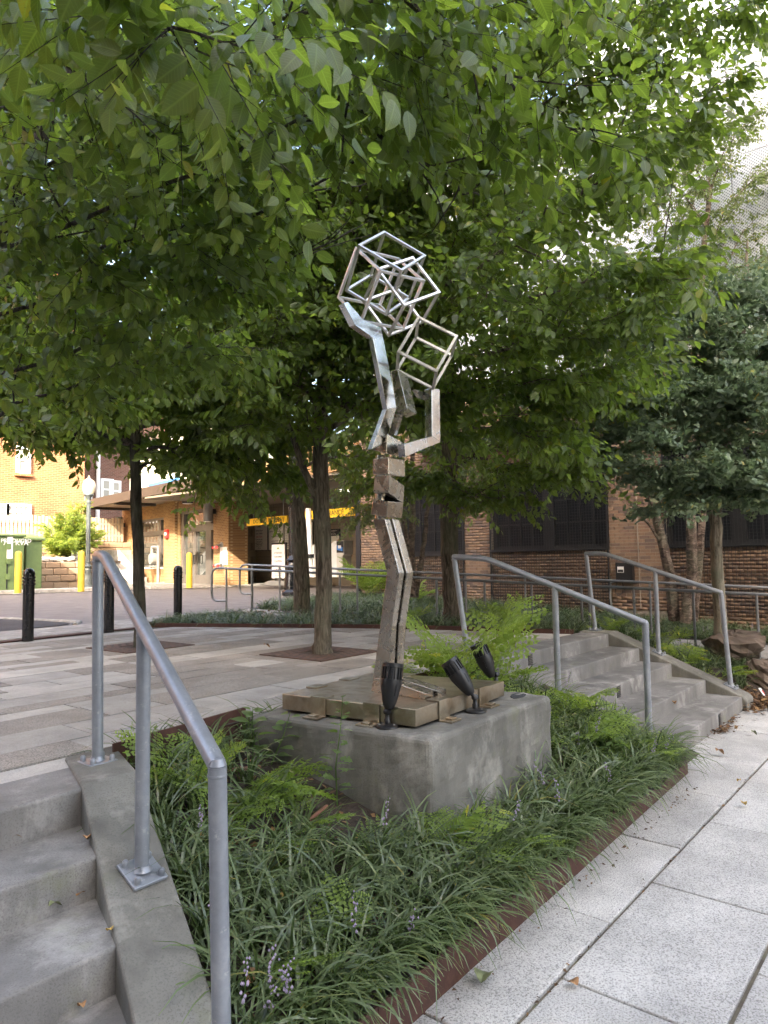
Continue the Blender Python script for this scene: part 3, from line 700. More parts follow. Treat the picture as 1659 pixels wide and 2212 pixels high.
for nm, W in CUBES.items():
    W = np.array(W); ce = bpy.data.objects.new('cube_frame', None); COL.objects.link(ce); put(ce, S)
    ups = [W[1]-W[0], W[3]-W[0], W[4]-W[0]]
    for i, j in ((0,1),(1,2),(2,3),(3,0),(4,5),(5,6),(6,7),(7,4),(0,4),(1,5),(2,6),(3,7)):
        d = (W[j]-W[i])/np.linalg.norm(W[j]-W[i]); upv = min(ups, key=lambda q: abs(q@d))
        MB().bar(W[i]-d*.0078, W[j]+d*.0078, .0165, .0165, upv/np.linalg.norm(upv)).build('bar', MAT['bar'], ce, bevel=.0012, seg=1)

# ------------------------------------------------------------------ spot lamps on the pedestal
def spot(label, base, yaw_dir, tip):
    t = thing('spot_lamp', label, 'spotlight', base, 'black spot lamps on the pedestal')
    b = np.array(base, float); k = np.array(tip[0], float); e = np.array(tip[1], float)     # knuckle and head end
    MB().lathe([(.066, 0), (.068, .004), (.066, .012), (.056, .018), (.02, .022), (.004, .0225)], b, (0, 0, 1), 28).build('base_disc', MAT['black'], t, True)
    MB().lathe([(.018, .018), (.018, .045), (.014, .05), (.013, .075)], b, (0, 0, 1), 14).build('stem', MAT['black'], t, True)
    ax = (e-k)/np.linalg.norm(e-k); L = np.linalg.norm(e-k)
    MB().lathe([(.004, -.022), (.016, -.018), (.021, 0), (.016, .018), (.004, .022)], b+np.array((0, 0, .085)), np.cross(ax, (0.2, .3, 1)), 14).build('knuckle', MAT['black'], t, True)
    MB().tube([b+np.array((0, 0, .085)), k], .0125, 10).build('arm', MAT['black'], t, True)
    s = L/.26; w_ = 1.2
    hd = MB().lathe([(0.0240*s, -.012*s), (0.0312*s, 0), (0.0360*s, .01*s), (0.0456*s, .04*s), (0.0564*s, .09*s), (0.0636*s, .13*s), (0.0642*s, .16*s), (0.0642*s, .163*s), (0.0558*s, .165*s), (0.0558*s, .232*s), (0.0636*s, .234*s), (0.0636*s, .256*s), (0.0600*s, .258*s), (0.0576*s, .248*s), (.001, .247*s)], k, ax, 32).build('housing', MAT['black'], t, True)
    u = np.cross(ax, (0, 0.3, 1)); u /= np.linalg.norm(u); w = np.cross(ax, u)
    for i in range(16):
        a = i*2*math.pi/16; r = u*math.cos(a)+w*math.sin(a); tn = np.cross(ax, r)
        MB().obox(k+ax*.199*s+r*.0590*s, (ax, tn, r), (.036*s, .0042*s, .0045*s)).build('cooling_fin', MAT['black'], hd)
    for i in range(4):
        a = i*math.pi/2+.6; r = u*math.cos(a)+w*math.sin(a); tn = np.cross(ax, r)
        MB().obox(k+ax*.10*s+r*.0575*s, (ax+r*.17, tn, r), (.032*s, .003*s, .004*s)).build('rib', MAT['black'], hd)
    MB().lathe([(.001, .2475*s), (.055*s, .2485*s), (.055*s, .2495*s), (.001, .2505*s)], k, ax, 24).build('lens', MAT['lens'], t, True)
    for i in range(3):
        a = i*2.1+.5; MB().lathe([(.006, 0), (.006, .004), (.002, .006)], b+np.array((.046*math.cos(a), .046*math.sin(a), .017)), (0, 0, 1), 8).build('screw', MAT['grey_metal'], t, True)
b1 = atz(*z7(792, 572), zt); d1 = (b1-EYE)@_fw
spot('black spot lamp standing upright at the front corner of the pedestal', b1, 0, (atd(*z7(800, 440), d1), atd(*z7(826, 150), d1+.06)))
b2 = atz(*z7(1366, 470), zt); d2 = (b2-EYE)@_fw
spot('black spot lamp tilted to the left on the street side of the pedestal', b2, 0, (atd(*z7(1335, 345), d2), atd(*z7(1190, 130), d2+.05)))
b3 = atz(1072, 1483, zt); d3 = (b3-EYE)@_fw
spot('black spot lamp tilted to the left behind the steel plate, beside the fern', b3, 0, (atd(*z7(1472, 232), d3), atd(*z7(1380, 22), d3+.03)))
# ------------------------------------------------------------------ parking garage with brick piers (plane X = XW)
XW = 14.0
G = thing('parking_garage', 'brick parking garage with dark meshed windows and white perforated metal upper walls', 'building', (XW, 7, 0))
PIERS = [(11.17, 12.5), (8.45, 9.17), (4.49, 5.62)]
BAYS = [(9.17, 11.17, 1.06), (5.62, 8.45, 1.12), (.6, 4.49, 1.13)]
ZT_, ZH = 3.15, 4.9            # window head, top of brick
MB().box((XW+.032, -8, -.9), (XW+.5, 12.5, 1.0)).build('wall', MAT['mortar'], G)
for a, b in PIERS+[(-8, .6)]: MB().box((XW+.009, a, -.9), (XW+.42, b, ZT_+.1)).build('pier_core', MAT['mortar'], G)
MB().box((XW+.010, -8, ZT_), (XW+.5, 12.5, ZH)).build('wall', MAT['mortar'], G)
for a, b, s in BAYS: MB().box((XW+.03, a, s-.2), (XW+.42, b, s-.006)).build('sill_wall', MAT['mortar'], G)
# bricks: the nearest ones single, the rest joined
cand = []
H = .0677; L = .2032
def lay(y0, y1, za, zb, x, far=False):
    r = 0; z = math.floor(za/H)*H
    while z < zb:
        y = y0-(L/2 if r % 2 else 0)
        while y < y1-.002:
            a, b = max(y, y0), min(y+L, y1)
            if b-a > .03: cand.append((a+.004, b-.004, z+.004, z+H-.005, x))
            y += L
        z += H; r += 1
for a, b in PIERS: lay(a, b, -.1, ZT_, XW)
lay(-1.5, 12.5, ZT_+.003, ZH-.02, XW)
lay(9.18, 11.16, -.1, 1.0, XW+.022); lay(5.63, 8.44, -.2, 1.06, XW+.022); lay(1.6, 4.48, -.4, 1.07, XW+.022)
vis = [c for c in cand if 4.49 <= c[0] <= 5.62 and .1 < c[2] < 3.1 and c[4] == XW]+[c for c in cand if 8.45 <= c[0] <= 9.17 and .3 < c[2] < 1.5 and c[4] == XW]
vis = vis[:300]; vs_ = set(vis)
bmesh_cache = {}
def brick_mesh(w):
    k = round(w, 2)
    if k not in bmesh_cache:
        me = bpy.data.meshes.new('brick'); h = H-.009; d = .05
        v = [(0, -w/2, -h/2), (d, -w/2, -h/2), (d, w/2, -h/2), (0, w/2, -h/2), (0, -w/2, h/2), (d, -w/2, h/2), (d, w/2, h/2), (0, w/2, h/2)]
        me.from_pydata(v, [], [(3,2,1,0),(4,5,6,7),(0,1,5,4),(1,2,6,5),(2,3,7,6),(3,0,4,7)]); me.materials.append(MAT['brick']); bmesh_cache[k] = me
    return bmesh_cache[k]
for a, b, z0, z1__, x in vis:
    o = bpy.data.objects.new('brick', brick_mesh(b-a)); COL.objects.link(o)
    o.matrix_basis = Matrix.Translation((x-random.uniform(0, .004), (a+b)/2, (z0+z1__)/2)); put(o, G)
def bricks_joined(lst, name, mat, parent, axis='x'):
    A = np.array(lst); n = len(A); V = np.zeros((n, 8, 3))
    jit = RNG.uniform(0, .004, n)
    ys = [A[:, 0], A[:, 0], A[:, 1], A[:, 1]]*2; zs = [A[:, 2]]*4+[A[:, 3]]*4
    xs = [A[:, 4]-jit, A[:, 4]+.05, A[:, 4]+.05, A[:, 4]-jit]*2
    for k in range(8): V[:, k, 0] = xs[k]; V[:, k, 1] = ys[k]; V[:, k, 2] = zs[k]
    q = np.array([(3,2,1,0),(4,5,6,7),(0,1,5,4),(1,2,6,5),(2,3,7,6),(3,0,4,7)])
    Fq = (np.arange(n)[:, None, None]*8+q).reshape(-1, 4)
    return npmesh(name, V.reshape(-1, 3), Fq, mat, parent, 'stuff', np.repeat(RNG.random(n), 8))
bricks_joined([c for c in cand if c not in vs_], 'bricks', MAT['brick'], G)
# windows: steel frames, mullions, dark panes, wire screens in front
for k, (a, b, s) in enumerate(BAYS):
    w = MB().box((XW+.20, a, s), (XW+.26, b, ZT_)).build('window', MAT['dglass'], G)
    f = MB(); 
    f.box((XW+.12, a, s), (XW+.24, a+.10, ZT_)); f.box((XW+.12, b-.10, s), (XW+.24, b, ZT_)); f.box((XW+.12, a+.10, s), (XW+.24, b-.10, s+.09)); f.box((XW+.12, a+.1, ZT_-.1), (XW+.24, b-.1, ZT_))
    nm = max(1, round((b-a)/1.35)); 
    for q in range(1, nm): yy = a+(b-a)*q/nm; f.box((XW+.13, yy-.13, s+.09), (XW+.24, yy+.13, ZT_-.1))
    f.build('frame', MAT['dark'], w)
    for q in range(nm):
        y0 = a+(b-a)*q/nm+(.13 if q else .1); y1 = a+(b-a)*(q+1)/nm-(.13 if q < nm-1 else .1)
        for c in range(1, 4): yy = y0+(y1-y0)*c/4; MB().box((XW+.16, yy-.017, s+.09), (XW+.215, yy+.017, ZT_-.1)).build('mullion', MAT['dark'], w)
        zz = s+.09+.50
        while zz < ZT_-.2: MB().box((XW+.165, y0, zz-.017), (XW+.213, y1, zz+.017)).build('mullion', MAT['dark'], w); zz += .50
    MB().box((XW-.02, a, s-.035), (XW+.14, b, s)).build('sill', MAT['dark'], w)
    # wire climbing screen
    sc = MB(); zz = -.05
    for yy in np.arange(a+.03, b, .062): sc.box((XW-.052, yy-.0035, -.2), (XW-.045, yy+.0035, ZT_-.05))
    for zz in np.arange(-.15, ZT_-.05, .062): sc.box((XW-.046, a, zz-.0035), (XW-.039, b, zz+.0035))
    o = sc.build('wire_screen', MAT['dark'], G, kind='stuff')
    fr = MB(); fr.box((XW-.06, a+.005, -.2), (XW-.03, a+.035, ZT_)); fr.box((XW-.06, b-.035, -.2), (XW-.03, b-.005, ZT_)); fr.box((XW-.061, a, s-.02), (XW-.031, b, s+.02)); fr.build('screen_frame', MAT['dark'], G)
MB().box((XW-.02, 5.02, -.1), (XW+.0, 5.035, 3.1)).build('expansion_joint', MAT['mortar'], G)
# shelf of dark steel over the windows and lamps under it
MB().box((XW-.55, 6.2, 3.62), (XW-.002, 10.4, 3.80)).build('awning', MAT['dark'], G, bevel=.01)
# white perforated upper walls, standing proud of the brick
def panels(y0, y1, z0, z1_, x, n, rows_):
    for i in range(n):
        for j in range(rows_):
            a = y0+(y1-y0)*i/n; b = y0+(y1-y0)*(i+1)/n; c = z0+(z1_-z0)*j/rows_; d = z0+(z1_-z0)*(j+1)/rows_
            MB().box((x, a+.008, c+.008), (x+.05, b-.008, d-.008)).build('perforated_panel', MAT['perf'], G)
panels(-6.0, 5.9, 5.55, 13.8, XW-.25, 8, 3)
panels(5.95, 10.6, 4.95, 11.2, XW+.05, 3, 2)
MB().box((XW-.15, -6, ZH), (XW+.6, 5.9, 13.6)).build('upper_core', MAT['white'], G)
MB().box((XW+.12, 5.9, ZH), (XW+.6, 12.5, 10.9)).build('upper_core', MAT['white'], G)
MB().box((XW-.20, -6, 5.3), (XW+.3, 5.9, 5.54)).build('upper_edge', MAT['white'], G)
# garage mouth
MB().box((XW-.03, 12.5, -.05), (XW+.16, 12.66, 4.1)).build('steel_column', MAT['dark'], G, bevel=.01)
MB().prism([(XW+.02, 12.67, 3.55), (17.72, 22.75, 3.55), (17.72, 22.75, 4.6), (XW+.02, 12.67, 4.6)], (.4, -.1, 0)).build('header', MAT['brick_lobby'], G)
MB().box((14.5, 8, 3.45), (23, 24, 3.52)).build('ceiling', MAT['cmu'], G)
MB().box((19.92, 8, -.05), (20.2, 25.6, 3.45)).build('back_wall', MAT['cmu'], G)
MB().box((14.4, 8.0, -.05), (20, 8.2, 3.45)).build('side_wall', MAT['cmu'], G)
MB().box((14.2, 12.4, 3.0), (14.42, 12.48, 3.3)).build('wall_lamp', MAT['white'], G)
for (px, py) in (z3(1230, 380),):
    p = atz(px, py, 3.42); cl = thing('ceiling_lamp', 'round white lamp lit under the garage ceiling, above the yellow clearance bar', 'ceiling lamp', p)
    t_ = NT('lamp_glow'); t_.set(color=(.9, .85, .7), emit=(1, .9, .72), estr=3.0)
    MB().lathe([(.20, -.06), (.22, -.02), (.22, .03)], p, (0, 0, 1), 24).build('diffuser', t_.m, cl, True)
    MB().lathe([(.24, .0), (.24, .035)], p, (0, 0, 1), 24).build('housing', MAT['white'], cl, True)

# ------------------------------------------------------------------ lobby building (rotated a little)
LP = np.array((17.6, 22.7, 0.0)); LD = np.array((.15, .989, 0)); LD /= np.linalg.norm(LD); LN = np.array((-LD[1], LD[0], 0))
Zv = np.array((0, 0, 1.))
def lu(px, py):
    p = atp(px, py, LP, LN); return (p-LP)@LD, p[2]
LB = thing('lobby_building', 'sunlit yellow brick parking lobby with glass doors under a flat canopy', 'building', (18, 26, 0))
def lbox(m, u0, u1, za, zb, d0, d1):     # d measured outwards (towards the drive)
    c = LP+LD*(u0+u1)/2+LN*(d0+d1)/2+Zv*(za+zb)/2
    m.obox(c, (LD, LN, Zv), (abs(u1-u0)/2, abs(d1-d0)/2, abs(zb-za)/2)); return m
def lpart(name, u0, u1, za, zb, d0, d1, mat, par=None, bevel=0): return lbox(MB(), u0, u1, za, zb, d0, d1).build(name, MAT[mat], par or LB, bevel=bevel)
U = lambda x, y=600: lu(*z2(x, y))[0]
Zl = lambda x, y: lu(*z2(x, y))[1]
uL = U(372); w1a, w1b = U(500), U(768); da, db = U(890), U(1205); pil_a, pil_b = U(768), U(868)
zT = 3.82
zs1 = Zl(660, 893); zw1 = Zl(660, 460); zd = Zl(1050, 380)
lpart('wall', uL, w1a, -.1, zT, -.3, 0, 'brick_lobby')
lpart('wall', w1a, w1b, -.1, zs1, -.3, 0, 'brick_lobby'); lpart('wall', w1a, w1b, zw1, zT, -.3, 0, 'brick_lobby')
lpart('pilaster', pil_a, pil_b, -.1, zT, -.3, .14, 'brick_lobby')
lpart('wall', pil_b, da, -.1, zT, -.3, 0, 'brick_lobby')
lpart('wall', da, db, zd, zT, -.3, 0, 'brick_lobby')
lpart('wall', db, U(1212), -.1, zT, -.3, 0, 'brick_lobby')
lpart('pier', U(1212), 0, -.1, zT+.3, -.75, .14, 'brick_lobby')
lpart('soldier_course', w1b, w1a, zw1, zw1+.28, 0, .012, 'brick_lobby')
lpart('back_wall', 3.2, uL, -.1, zT+.2, -3.2, -2.6, 'cmu'); lpart('side_wall', 1.6, 1.8, -.1, zT, -3.0, -.3, 'cmu')
lpart('floor', 1.8, uL, -.1, .05, -2.6, -.3, 'plain_con')
w = lpart('window', w1a, w1b, zs1, zw1, -.17, -.15, 'glass')
um = U(700); zt1 = Zl(700, 588)
for u0, u1, a, b in ((w1a, w1a-.12, zs1, zw1), (w1b+.1, w1b, zs1, zw1), (um+.14, um-.14, zs1, zw1)): lpart('frame', u0, u1, a, b, -.2, -.05, 'bronze', w)
lpart('frame', w1b, w1a, zt1-.11, zt1+.11, -.2, -.055, 'bronze', w); lpart('frame', w1b, w1a, zs1, zs1+.1, -.2, -.057, 'bronze', w); lpart('frame', w1b, w1a, zw1-.1, zw1, -.2, -.057, 'bronze', w)
lpart('sill', w1b, w1a, zs1-.08, zs1, -.1, .05, 'offwhite', w)
dr = lpart('door', da, db, .04, zd, -.17, -.15, 'glass')
ztr = Zl(1050, 545)
lpart('frame', db, da, ztr-.14, ztr+.14, -.2, -.04, 'bronze', dr); lpart('frame', db, da, zd-.12, zd, -.2, -.045, 'bronze', dr)
for x in (902, 1008, 1118, 1142, 1202): u = U(x); lpart('frame', u-.12, u+.12, .05, zd if x != 1008 else ztr, -.2, -.05, 'bronze', dr)
lpart('kick_plate', U(915), U(1105), .05, .45, -.2, -.06, 'bronze', dr)
for x in (1000, 1022): u = U(x); MB().tube([LP+LD*u+Zv*.95, LP+LD*u+LN*.06+Zv*.95, LP+LD*u+LN*.06+Zv*1.3, LP+LD*u+Zv*1.3], .03, 8).build('handle', MAT['dark'], dr, True)
lpart('notice', U(1163), U(1195), Zl(1175, 690), Zl(1175, 640), -.14, -.13, 'white', dr); lpart('notice', U(1163), U(1195), Zl(1175, 770), Zl(1175, 715), -.14, -.13, 'white', dr)
# canopy
cz = 3.88
cw0 = LP+LD*(uL+.1); cf = atz(*z2(62, 362), cz); out = (cf-cw0)@LN; ext = (cf-LP)@LD
can = thing('entrance_canopy', 'flat brown canopy with dark fascia over the sunlit lobby front', 'canopy', cw0)
def cb(name, u0, u1, d0, d1, a, b, mat): lbox(MB(), u0, u1, a, b, d0, d1).build(name, MAT[mat], can)
cb('soffit', -.6, ext, .0, out, cz, cz+.08, 'soffit'); cb('fascia', -.6, ext+.02, out, out+.12, cz-.06, cz+.34, 'fascia'); cb('fascia', ext, ext+.1, 0, out+.12, cz-.05, cz+.33, 'fascia'); cb('roof_sheet', -.6, ext, 0, out, cz+.1, cz+.3, 'fascia')
for k in np.linspace(.8, ext-.5, 4): cb('bracket', k-.08, k+.08, .0, out, cz-.13, cz-.002, 'fascia')
lpart('upper_wall', -.5, uL, 3.97, 7.2, -2.4, -.4, 'offwhite'); lpart('roof_parapet', -.6, uL+.1, 7.2, 7.4, -2.5, -.3, 'bronze')
for k in range(14): lpart('cladding_rib', .3+k*.75, .38+k*.75, 4.3, 7.1, -.4, -.34, 'white')
bn = thing('blue_banner', 'blue banner above the lobby canopy seen through the leaves', 'banner', LP+LD*4+Zv*4.3)
u0, u1 = U(560, 130), U(830, 130)
lbox(MB(), u0, u1, 4.5, 5.0, -.3, -.27).build('cloth', MAT['blue'], bn)
# fittings on the lobby wall
def fitting(name, label, cat, u, z, build):
    t_ = thing(name, label, cat, LP+LD*u+LN*.14+Zv*z); build(t_, LP+LD*u+LN*.14+Zv*z); return t_
def sconce(t_, p):
    MB().lathe([(.19, -.42), (.19, .42)], p+LN*.32, (0, 0, 1), 18).build('shade', MAT['grey_metal'], t_, True)
    MB().lathe([(.15, -.425), (.17, -.41)], p+LN*.32, (0, 0, 1), 18).build('diffuser', MAT['white'], t_, True)
    MB().obox(p+LN*.08, (LD, LN, Zv), (.07, .1, .1)).build('wall_plate', MAT['dark'], t_)
fitting('wall_sconce', 'silver cylinder wall lamp on the brick pier right of the lobby doors', 'wall lamp', U(1228, 400), Zl(1228, 400), sconce)
fitting('wall_sconce', 'silver cylinder wall lamp on the left end of the lobby front', 'wall lamp', U(398, 520), Zl(398, 520), lambda t_, p: sconce(t_, p-LN*.14))
def overdoor(t_, p):
    MB().lathe([(.24, 0), (.24, .16), (.1, .2)], p+LN*.2, (0, 0, 1), 18).build('housing', MAT['dark'], t_, True); MB().lathe([(.2, -.02), (.21, 0)], p+LN*.2, (0, 0, 1), 18).build('diffuser', MAT['white'], t_, True)
fitting('door_lamp', 'round lamp on the brick above the lobby doors', 'wall lamp', U(1020, 325), Zl(1020, 330), overdoor)
def alarm(t_, p):
    MB().obox(p+LN*.05, (LD, LN, Zv), (.14, .06, .2)).build('housing', MAT['red'], t_, bevel=.01); MB().obox(p+LN*.12, (LD, LN, Zv), (.08, .02, .06)).build('strobe', MAT['white'], t_)
fitting('fire_alarm', 'red fire alarm box on the pilaster beside the lobby doors', 'fire alarm', U(806, 598), Zl(806, 598), alarm)
def siamese(t_, p):
    MB().lathe([(.14, 0), (.14, .03)], p, LN, 16).build('wall_plate', MAT['grey_metal'], t_, True)
    for s in (-1, 1): MB().tube([p, p+LN*.15, p+LN*.3+LD*s*.16-Zv*.08], .05, 10).build('inlet', MAT['grey_metal'], t_, True); MB().lathe([(.06, 0), (.06, .05)], p+LN*.3+LD*s*.16-Zv*.08, LN+LD*s*.5, 12).build('cap', MAT['red'], t_, True)
fitting('fire_inlet', 'twin fire hose inlet with red caps on the brick pier', 'fire inlet', U(1287, 700), Zl(1287, 700), siamese)
fitting('fire_inlet', 'lower hose outlet behind the looped rail end on the brick pier', 'fire inlet', U(1298, 862), Zl(1298, 862), siamese)
fitting('paper_notice', 'square white notice on the brick pier below the hose inlet', 'notice', U(1308, 793), Zl(1308, 793), lambda t_, p: MB().obox(p+LN*.02, (LD, LN, Zv), (.26, .02, .36)).build('board', MAT['white'], t_))
def meter(t_, p):
    for a, b in (((0, .0, -1.2), (0, .3, -1.2)), ((0, .3, -1.2), (0, .3, .5)), ((0, .3, .5), (.7, .3, .5)), ((.7, .3, .5), (.7, .3, -.35)), ((.35, .3, -.4), (.9, .3, -.4))):
        f = lambda q: p+LD*q[0]+LN*q[1]+Zv*q[2]
        MB().tube([f(a), f(b)], .07, 10).build('pipe', MAT['grey_metal'], t_, True)
    MB().lathe([(.1, -.16), (.26, -.13), (.28, 0), (.26, .13), (.1, .16)], p+LD*.55+LN*.32-Zv*.05, LN, 20).build('meter', MAT['grey_metal'], t_, True)
fitting('gas_meter', 'grey gas meter with bent pipes below the lobby window', 'gas meter', U(775, 900), 1.25, lambda t_, p: meter(t_, p))

# ------------------------------------------------------------------ garage mouth: signs, bars, kiosk
XS = 19.9
def sgn(name, label, zx0, zx1, zy0, zy1, lines, X=XS, frame=True):
    a = atx(*z3(zx0, zy1), X); b = atx(*z3(zx1, zy0), X); w = abs(a[1]-b[1]); h = b[2]-a[2]; c = (a+b)/2
    t_ = thing(name, label, 'sign', c)
    if frame: MB().box((X-.03, c[1]-w/2, c[2]-h/2), (X, c[1]+w/2, c[2]+h/2)).build('frame', MAT['black'], t_)
    MB().box((X-.045, c[1]-w/2*.93, c[2]-h/2*.955), (X-.02, c[1]+w/2*.93, c[2]+h/2*.955)).build('panel', MAT['paper'], t_)
    for s, fy, sz, mt, al in lines:
        x_ = c[1] if al == 'CENTER' else c[1]+w*.42
        text('lettering', s, (X-.046, x_, c[2]+h/2-h*fy), (0, -1, 0), (0, 0, 1), sz*h, MAT[mt], t_, al, .004, .82)
    if lines: MB().prism([(X-.047, c[1]-.14, c[2]+h*.40), (X-.047, c[1]+.14, c[2]+h*.40), (X-.047, c[1]+.06, c[2]+h*.45), (X-.047, c[1], c[2]+h*.47), (X-.047, c[1]-.06, c[2]+h*.45)], (-.004, 0, 0)).build('emblem', MAT['ink_green'], t_)
    return t_
ATT = [('ATTENTION:', .235, .085, 'ink', 'CENTER'), ('CUSTOMERS', .345, .085, 'ink', 'CENTER'), ('CAUTION', .465, .098, 'ink_red', 'CENTER'), ('ACTIVE GATE ARM', .57, .058, 'ink', 'CENTER'), ('FOR YOUR SAFETY', .65, .05, 'ink', 'CENTER'), ('PLEASE DO NOT WALK', .705, .05, 'ink', 'CENTER'), ('UNDER ENTRANCE', .76, .05, 'ink', 'CENTER'), ('OR EXIT GATE ARM', .82, .05, 'ink', 'CENTER'), ('Thank you', .90, .045, 'ink', 'CENTER')]
sgn('wall_sign', 'framed ATTENTION CUSTOMERS CAUTION sign on the garage wall beside the lobby pier', 262, 432, 735, 1012, ATT)
sgn('wall_sign', 'framed parking company address sign, second on the garage wall from the lobby', 438, 602, 718, 1008, [('LM MONTCLAIR PARKING, LLC', .31, .062, 'ink', 'CENTER'), ('1 SEYMOUR PLAZA', .40, .062, 'ink', 'CENTER'), ('MONTCLAIR, NJ 07042', .49, .062, 'ink', 'CENTER'), ('HOURS OF OPER. 24/7', .66, .062, 'ink', 'CENTER')])
RATE = [('Early Bird', .19, .06, 'ink', 'CENTER')]+[(s, .27+.062*i, .055, 'ink', 'LEFT') for i, s in enumerate(('Up to 1 hour', 'Up to 2 hours', 'Up to 3 hours', 'Up to 4 hours', 'Up to 10 hours', 'Up to 24 hours', 'Event Rates', 'Lost Ticket Pays', 'Monthly Rates', 'Overnight Rates', 'Non-Resident'))]
sgn('wall_sign', 'framed parking rate list on the garage wall, partly behind the forked trunk', 604, 765, 712, 1003, RATE)
sgn('wall_sign', 'framed rate list just right of the white pole on the garage wall', 775, 900, 708, 1000, [(s[0], s[1], s[2], 'ink_grey', s[4]) for s in RATE])
pp = sgn('wall_sign', 'black and white PRIVATE PROPERTY sign above the pay machine', 1000, 1178, 780, 1010, [], frame=True)
a = atx(*z3(1000, 862), XS); b = atx(*z3(1178, 783), XS)
MB().box((XS-.06, b[1], a[2]), (XS-.03, a[1], b[2])).build('header', MAT['ink'], pp)
cy = (a[1]+b[1])/2
text('lettering', 'PRIVATE PROPERTY', (XS-.061, cy, b[2]-(b[2]-a[2])*.28), (0, -1, 0), (0, 0, 1), (b[2]-a[2])*.30, MAT['white'], pp, sx=.95)
for k_, s_ in enumerate(('UNAUTHORIZED PARKING', 'NOT PERMITTED AT ANY TIME')): text('lettering', s_, (XS-.061, cy, b[2]-(b[2]-a[2])*(.60+.2*k_)), (0, -1, 0), (0, 0, 1), (b[2]-a[2])*.17, MAT['white'], pp, sx=.95)
MB().prism([(XS-.047, cy+.5, a[2]-.12), (XS-.047, cy+.2, a[2]-.38), (XS-.047, cy-.2, a[2]-.38), (XS-.047, cy-.5, a[2]-.12), (XS-.047, cy-.15, a[2]-.25), (XS-.047, cy+.15, a[2]-.25)], (-.004, 0, 0)).build('emblem', MAT['ink_red'], pp)
def clear_bar(label, x0, x1, ya, yb_, X, txt, chains):
    a = atx(*z3(x0, ya), X); b = atx(*z3(x1, yb_), X); t_ = thing('clearance_bar', label, 'height bar', (a+b)/2, 'yellow height bars hung in the garage mouth')
    d = (b-a)/np.linalg.norm(b-a); h = .115
    MB().bar(a, b, .10, .27).build('bar', MAT['bar_yellow'], t_, bevel=.02)
    c = (a+b)/2; up = np.cross(d, (1, 0, 0)); up = up if up[2] > 0 else -up
    text('lettering', txt, c+np.array((-.052, 0, 0)), d, up, .22, MAT['ink'], t_, sx=.9)
    for k in range(5):
        q = b-d*(.15+.09*k)+np.array((-.055, 0, 0)) if 'NOT' in txt else a+d*(.15+.09*k)+np.array((-.055, 0, 0))
        MB().bar(q-up*.09-d*.02, q+up*.09+d*.02, .006, .03, (1, 0, 0)).build('stripe', MAT['ink'], t_)
    for s in chains: q = a+(b-a)*s; MB().tube([q+up*.12, (q[0], q[1], 3.5)], .018, 6).build('chain', MAT['grey_metal'], t_, True)
clear_bar('yellow DO NOT ENTER bar hanging in front of the garage signs', 215, 632, 718, 682, 17.0, 'DO NOT ENTER', (.16, .9))
clear_bar('yellow CLEARANCE bar hanging behind the leaves near the garage corner', 820, 1335, 645, 600, 15.6, '   CLEARANCE', (.45, .88))
# A-frame sign on a grey base
p = atz(*z3(540, 1372), 0.0); Xa = 17.2
p = atx(*z3(540, 1366), Xa)
asg = thing('sidewalk_sign', 'free-standing ATTENTION CUSTOMERS CAUTION sign on a grey base behind the looped rail', 'sign', (Xa, p[1], p[2]))
a = atx(*z3(462, 1305), Xa); b = atx(*z3(612, 922), Xa); w = a[1]-b[1]; h = b[2]-a[2]; cy = (a[1]+b[1])/2; cz_ = (a[2]+b[2])/2
MB().box((Xa, b[1], a[2]), (Xa+.08, a[1], b[2])).build('frame', MAT['black'], asg, bevel=.02)
MB().box((Xa-.012, cy-w*.44, cz_-h*.47), (Xa, cy+w*.44, cz_+h*.45)).build('panel', MAT['white'], asg)
for s, fy, sz, mt, al in ATT:
    if fy > .56: fy = fy*.9+.17; 
    text('lettering', s, (Xa-.013, cy, cz_+h/2-h*(fy+.05)), (0, -1, 0), (0, 0, 1), sz*h*.85, MAT[mt], asg, 'CENTER', .004, .80)
MB().prism([(Xa-.014, cy-.08, cz_+h*.32), (Xa-.014, cy+.08, cz_+h*.32), (Xa-.014, cy, cz_+h*.38)], (-.004, 0, 0)).build('emblem', MAT['ink_green'], asg)
zb = p[2]
MB().hexa([(Xa-.35, cy-w*.9, zb), (Xa+.4, cy-w*.9, zb), (Xa+.4, cy+w*.9, zb), (Xa-.35, cy+w*.9, zb), (Xa-.15, cy-w*.5, zb+.16), (Xa+.2, cy-w*.5, zb+.16), (Xa+.2, cy+w*.5, zb+.16), (Xa-.15, cy+w*.5, zb+.16)]).build('base', MAT['grey_metal'], asg, bevel=.03)
for s in (-1, 1): MB().box((Xa+.02, cy+s*w*.25-.03, zb+.1), (Xa+.06, cy+s*w*.25+.03, a[2]+.05)).build('spring_post', MAT['black'], asg)
# pay kiosk
Xk = 17.4
kq = lambda x, y: atx(*z3(x, y), Xk)
kk = thing('pay_kiosk', 'white pay machine with rounded side panel and blue screen in the garage mouth', 'kiosk', kq(1140, 1285))
pr = [kq(1140, 1285), kq(1143, 905), kq(1110, 908), kq(1080, 935), kq(1060, 990), kq(1055, 1060), kq(1062, 1285)]
MB().prism(pr, (.5, 0, 0)).build('side_panel', MAT['white'], kk, bevel=.02)
pr = [kq(1148, 1285), kq(1148, 905), kq(1226, 903), kq(1228, 1045), kq(1212, 1060), kq(1210, 1285)]
MB().prism([q-np.array((.05, 0, 0)) for q in pr], (.45, 0, 0)).build('cabinet', MAT['offwhite'], kk, bevel=.02)
pr = [kq(1152, 1030), kq(1152, 912), kq(1222, 910), kq(1222, 1030)]
MB().prism([q-np.array((.06, 0, 0)) for q in pr], (.008, 0, 0)).build('front_panel', MAT['ink'], kk)
pr = [kq(1158, 1000), kq(1158, 955), kq(1215, 975), kq(1215, 1015)]
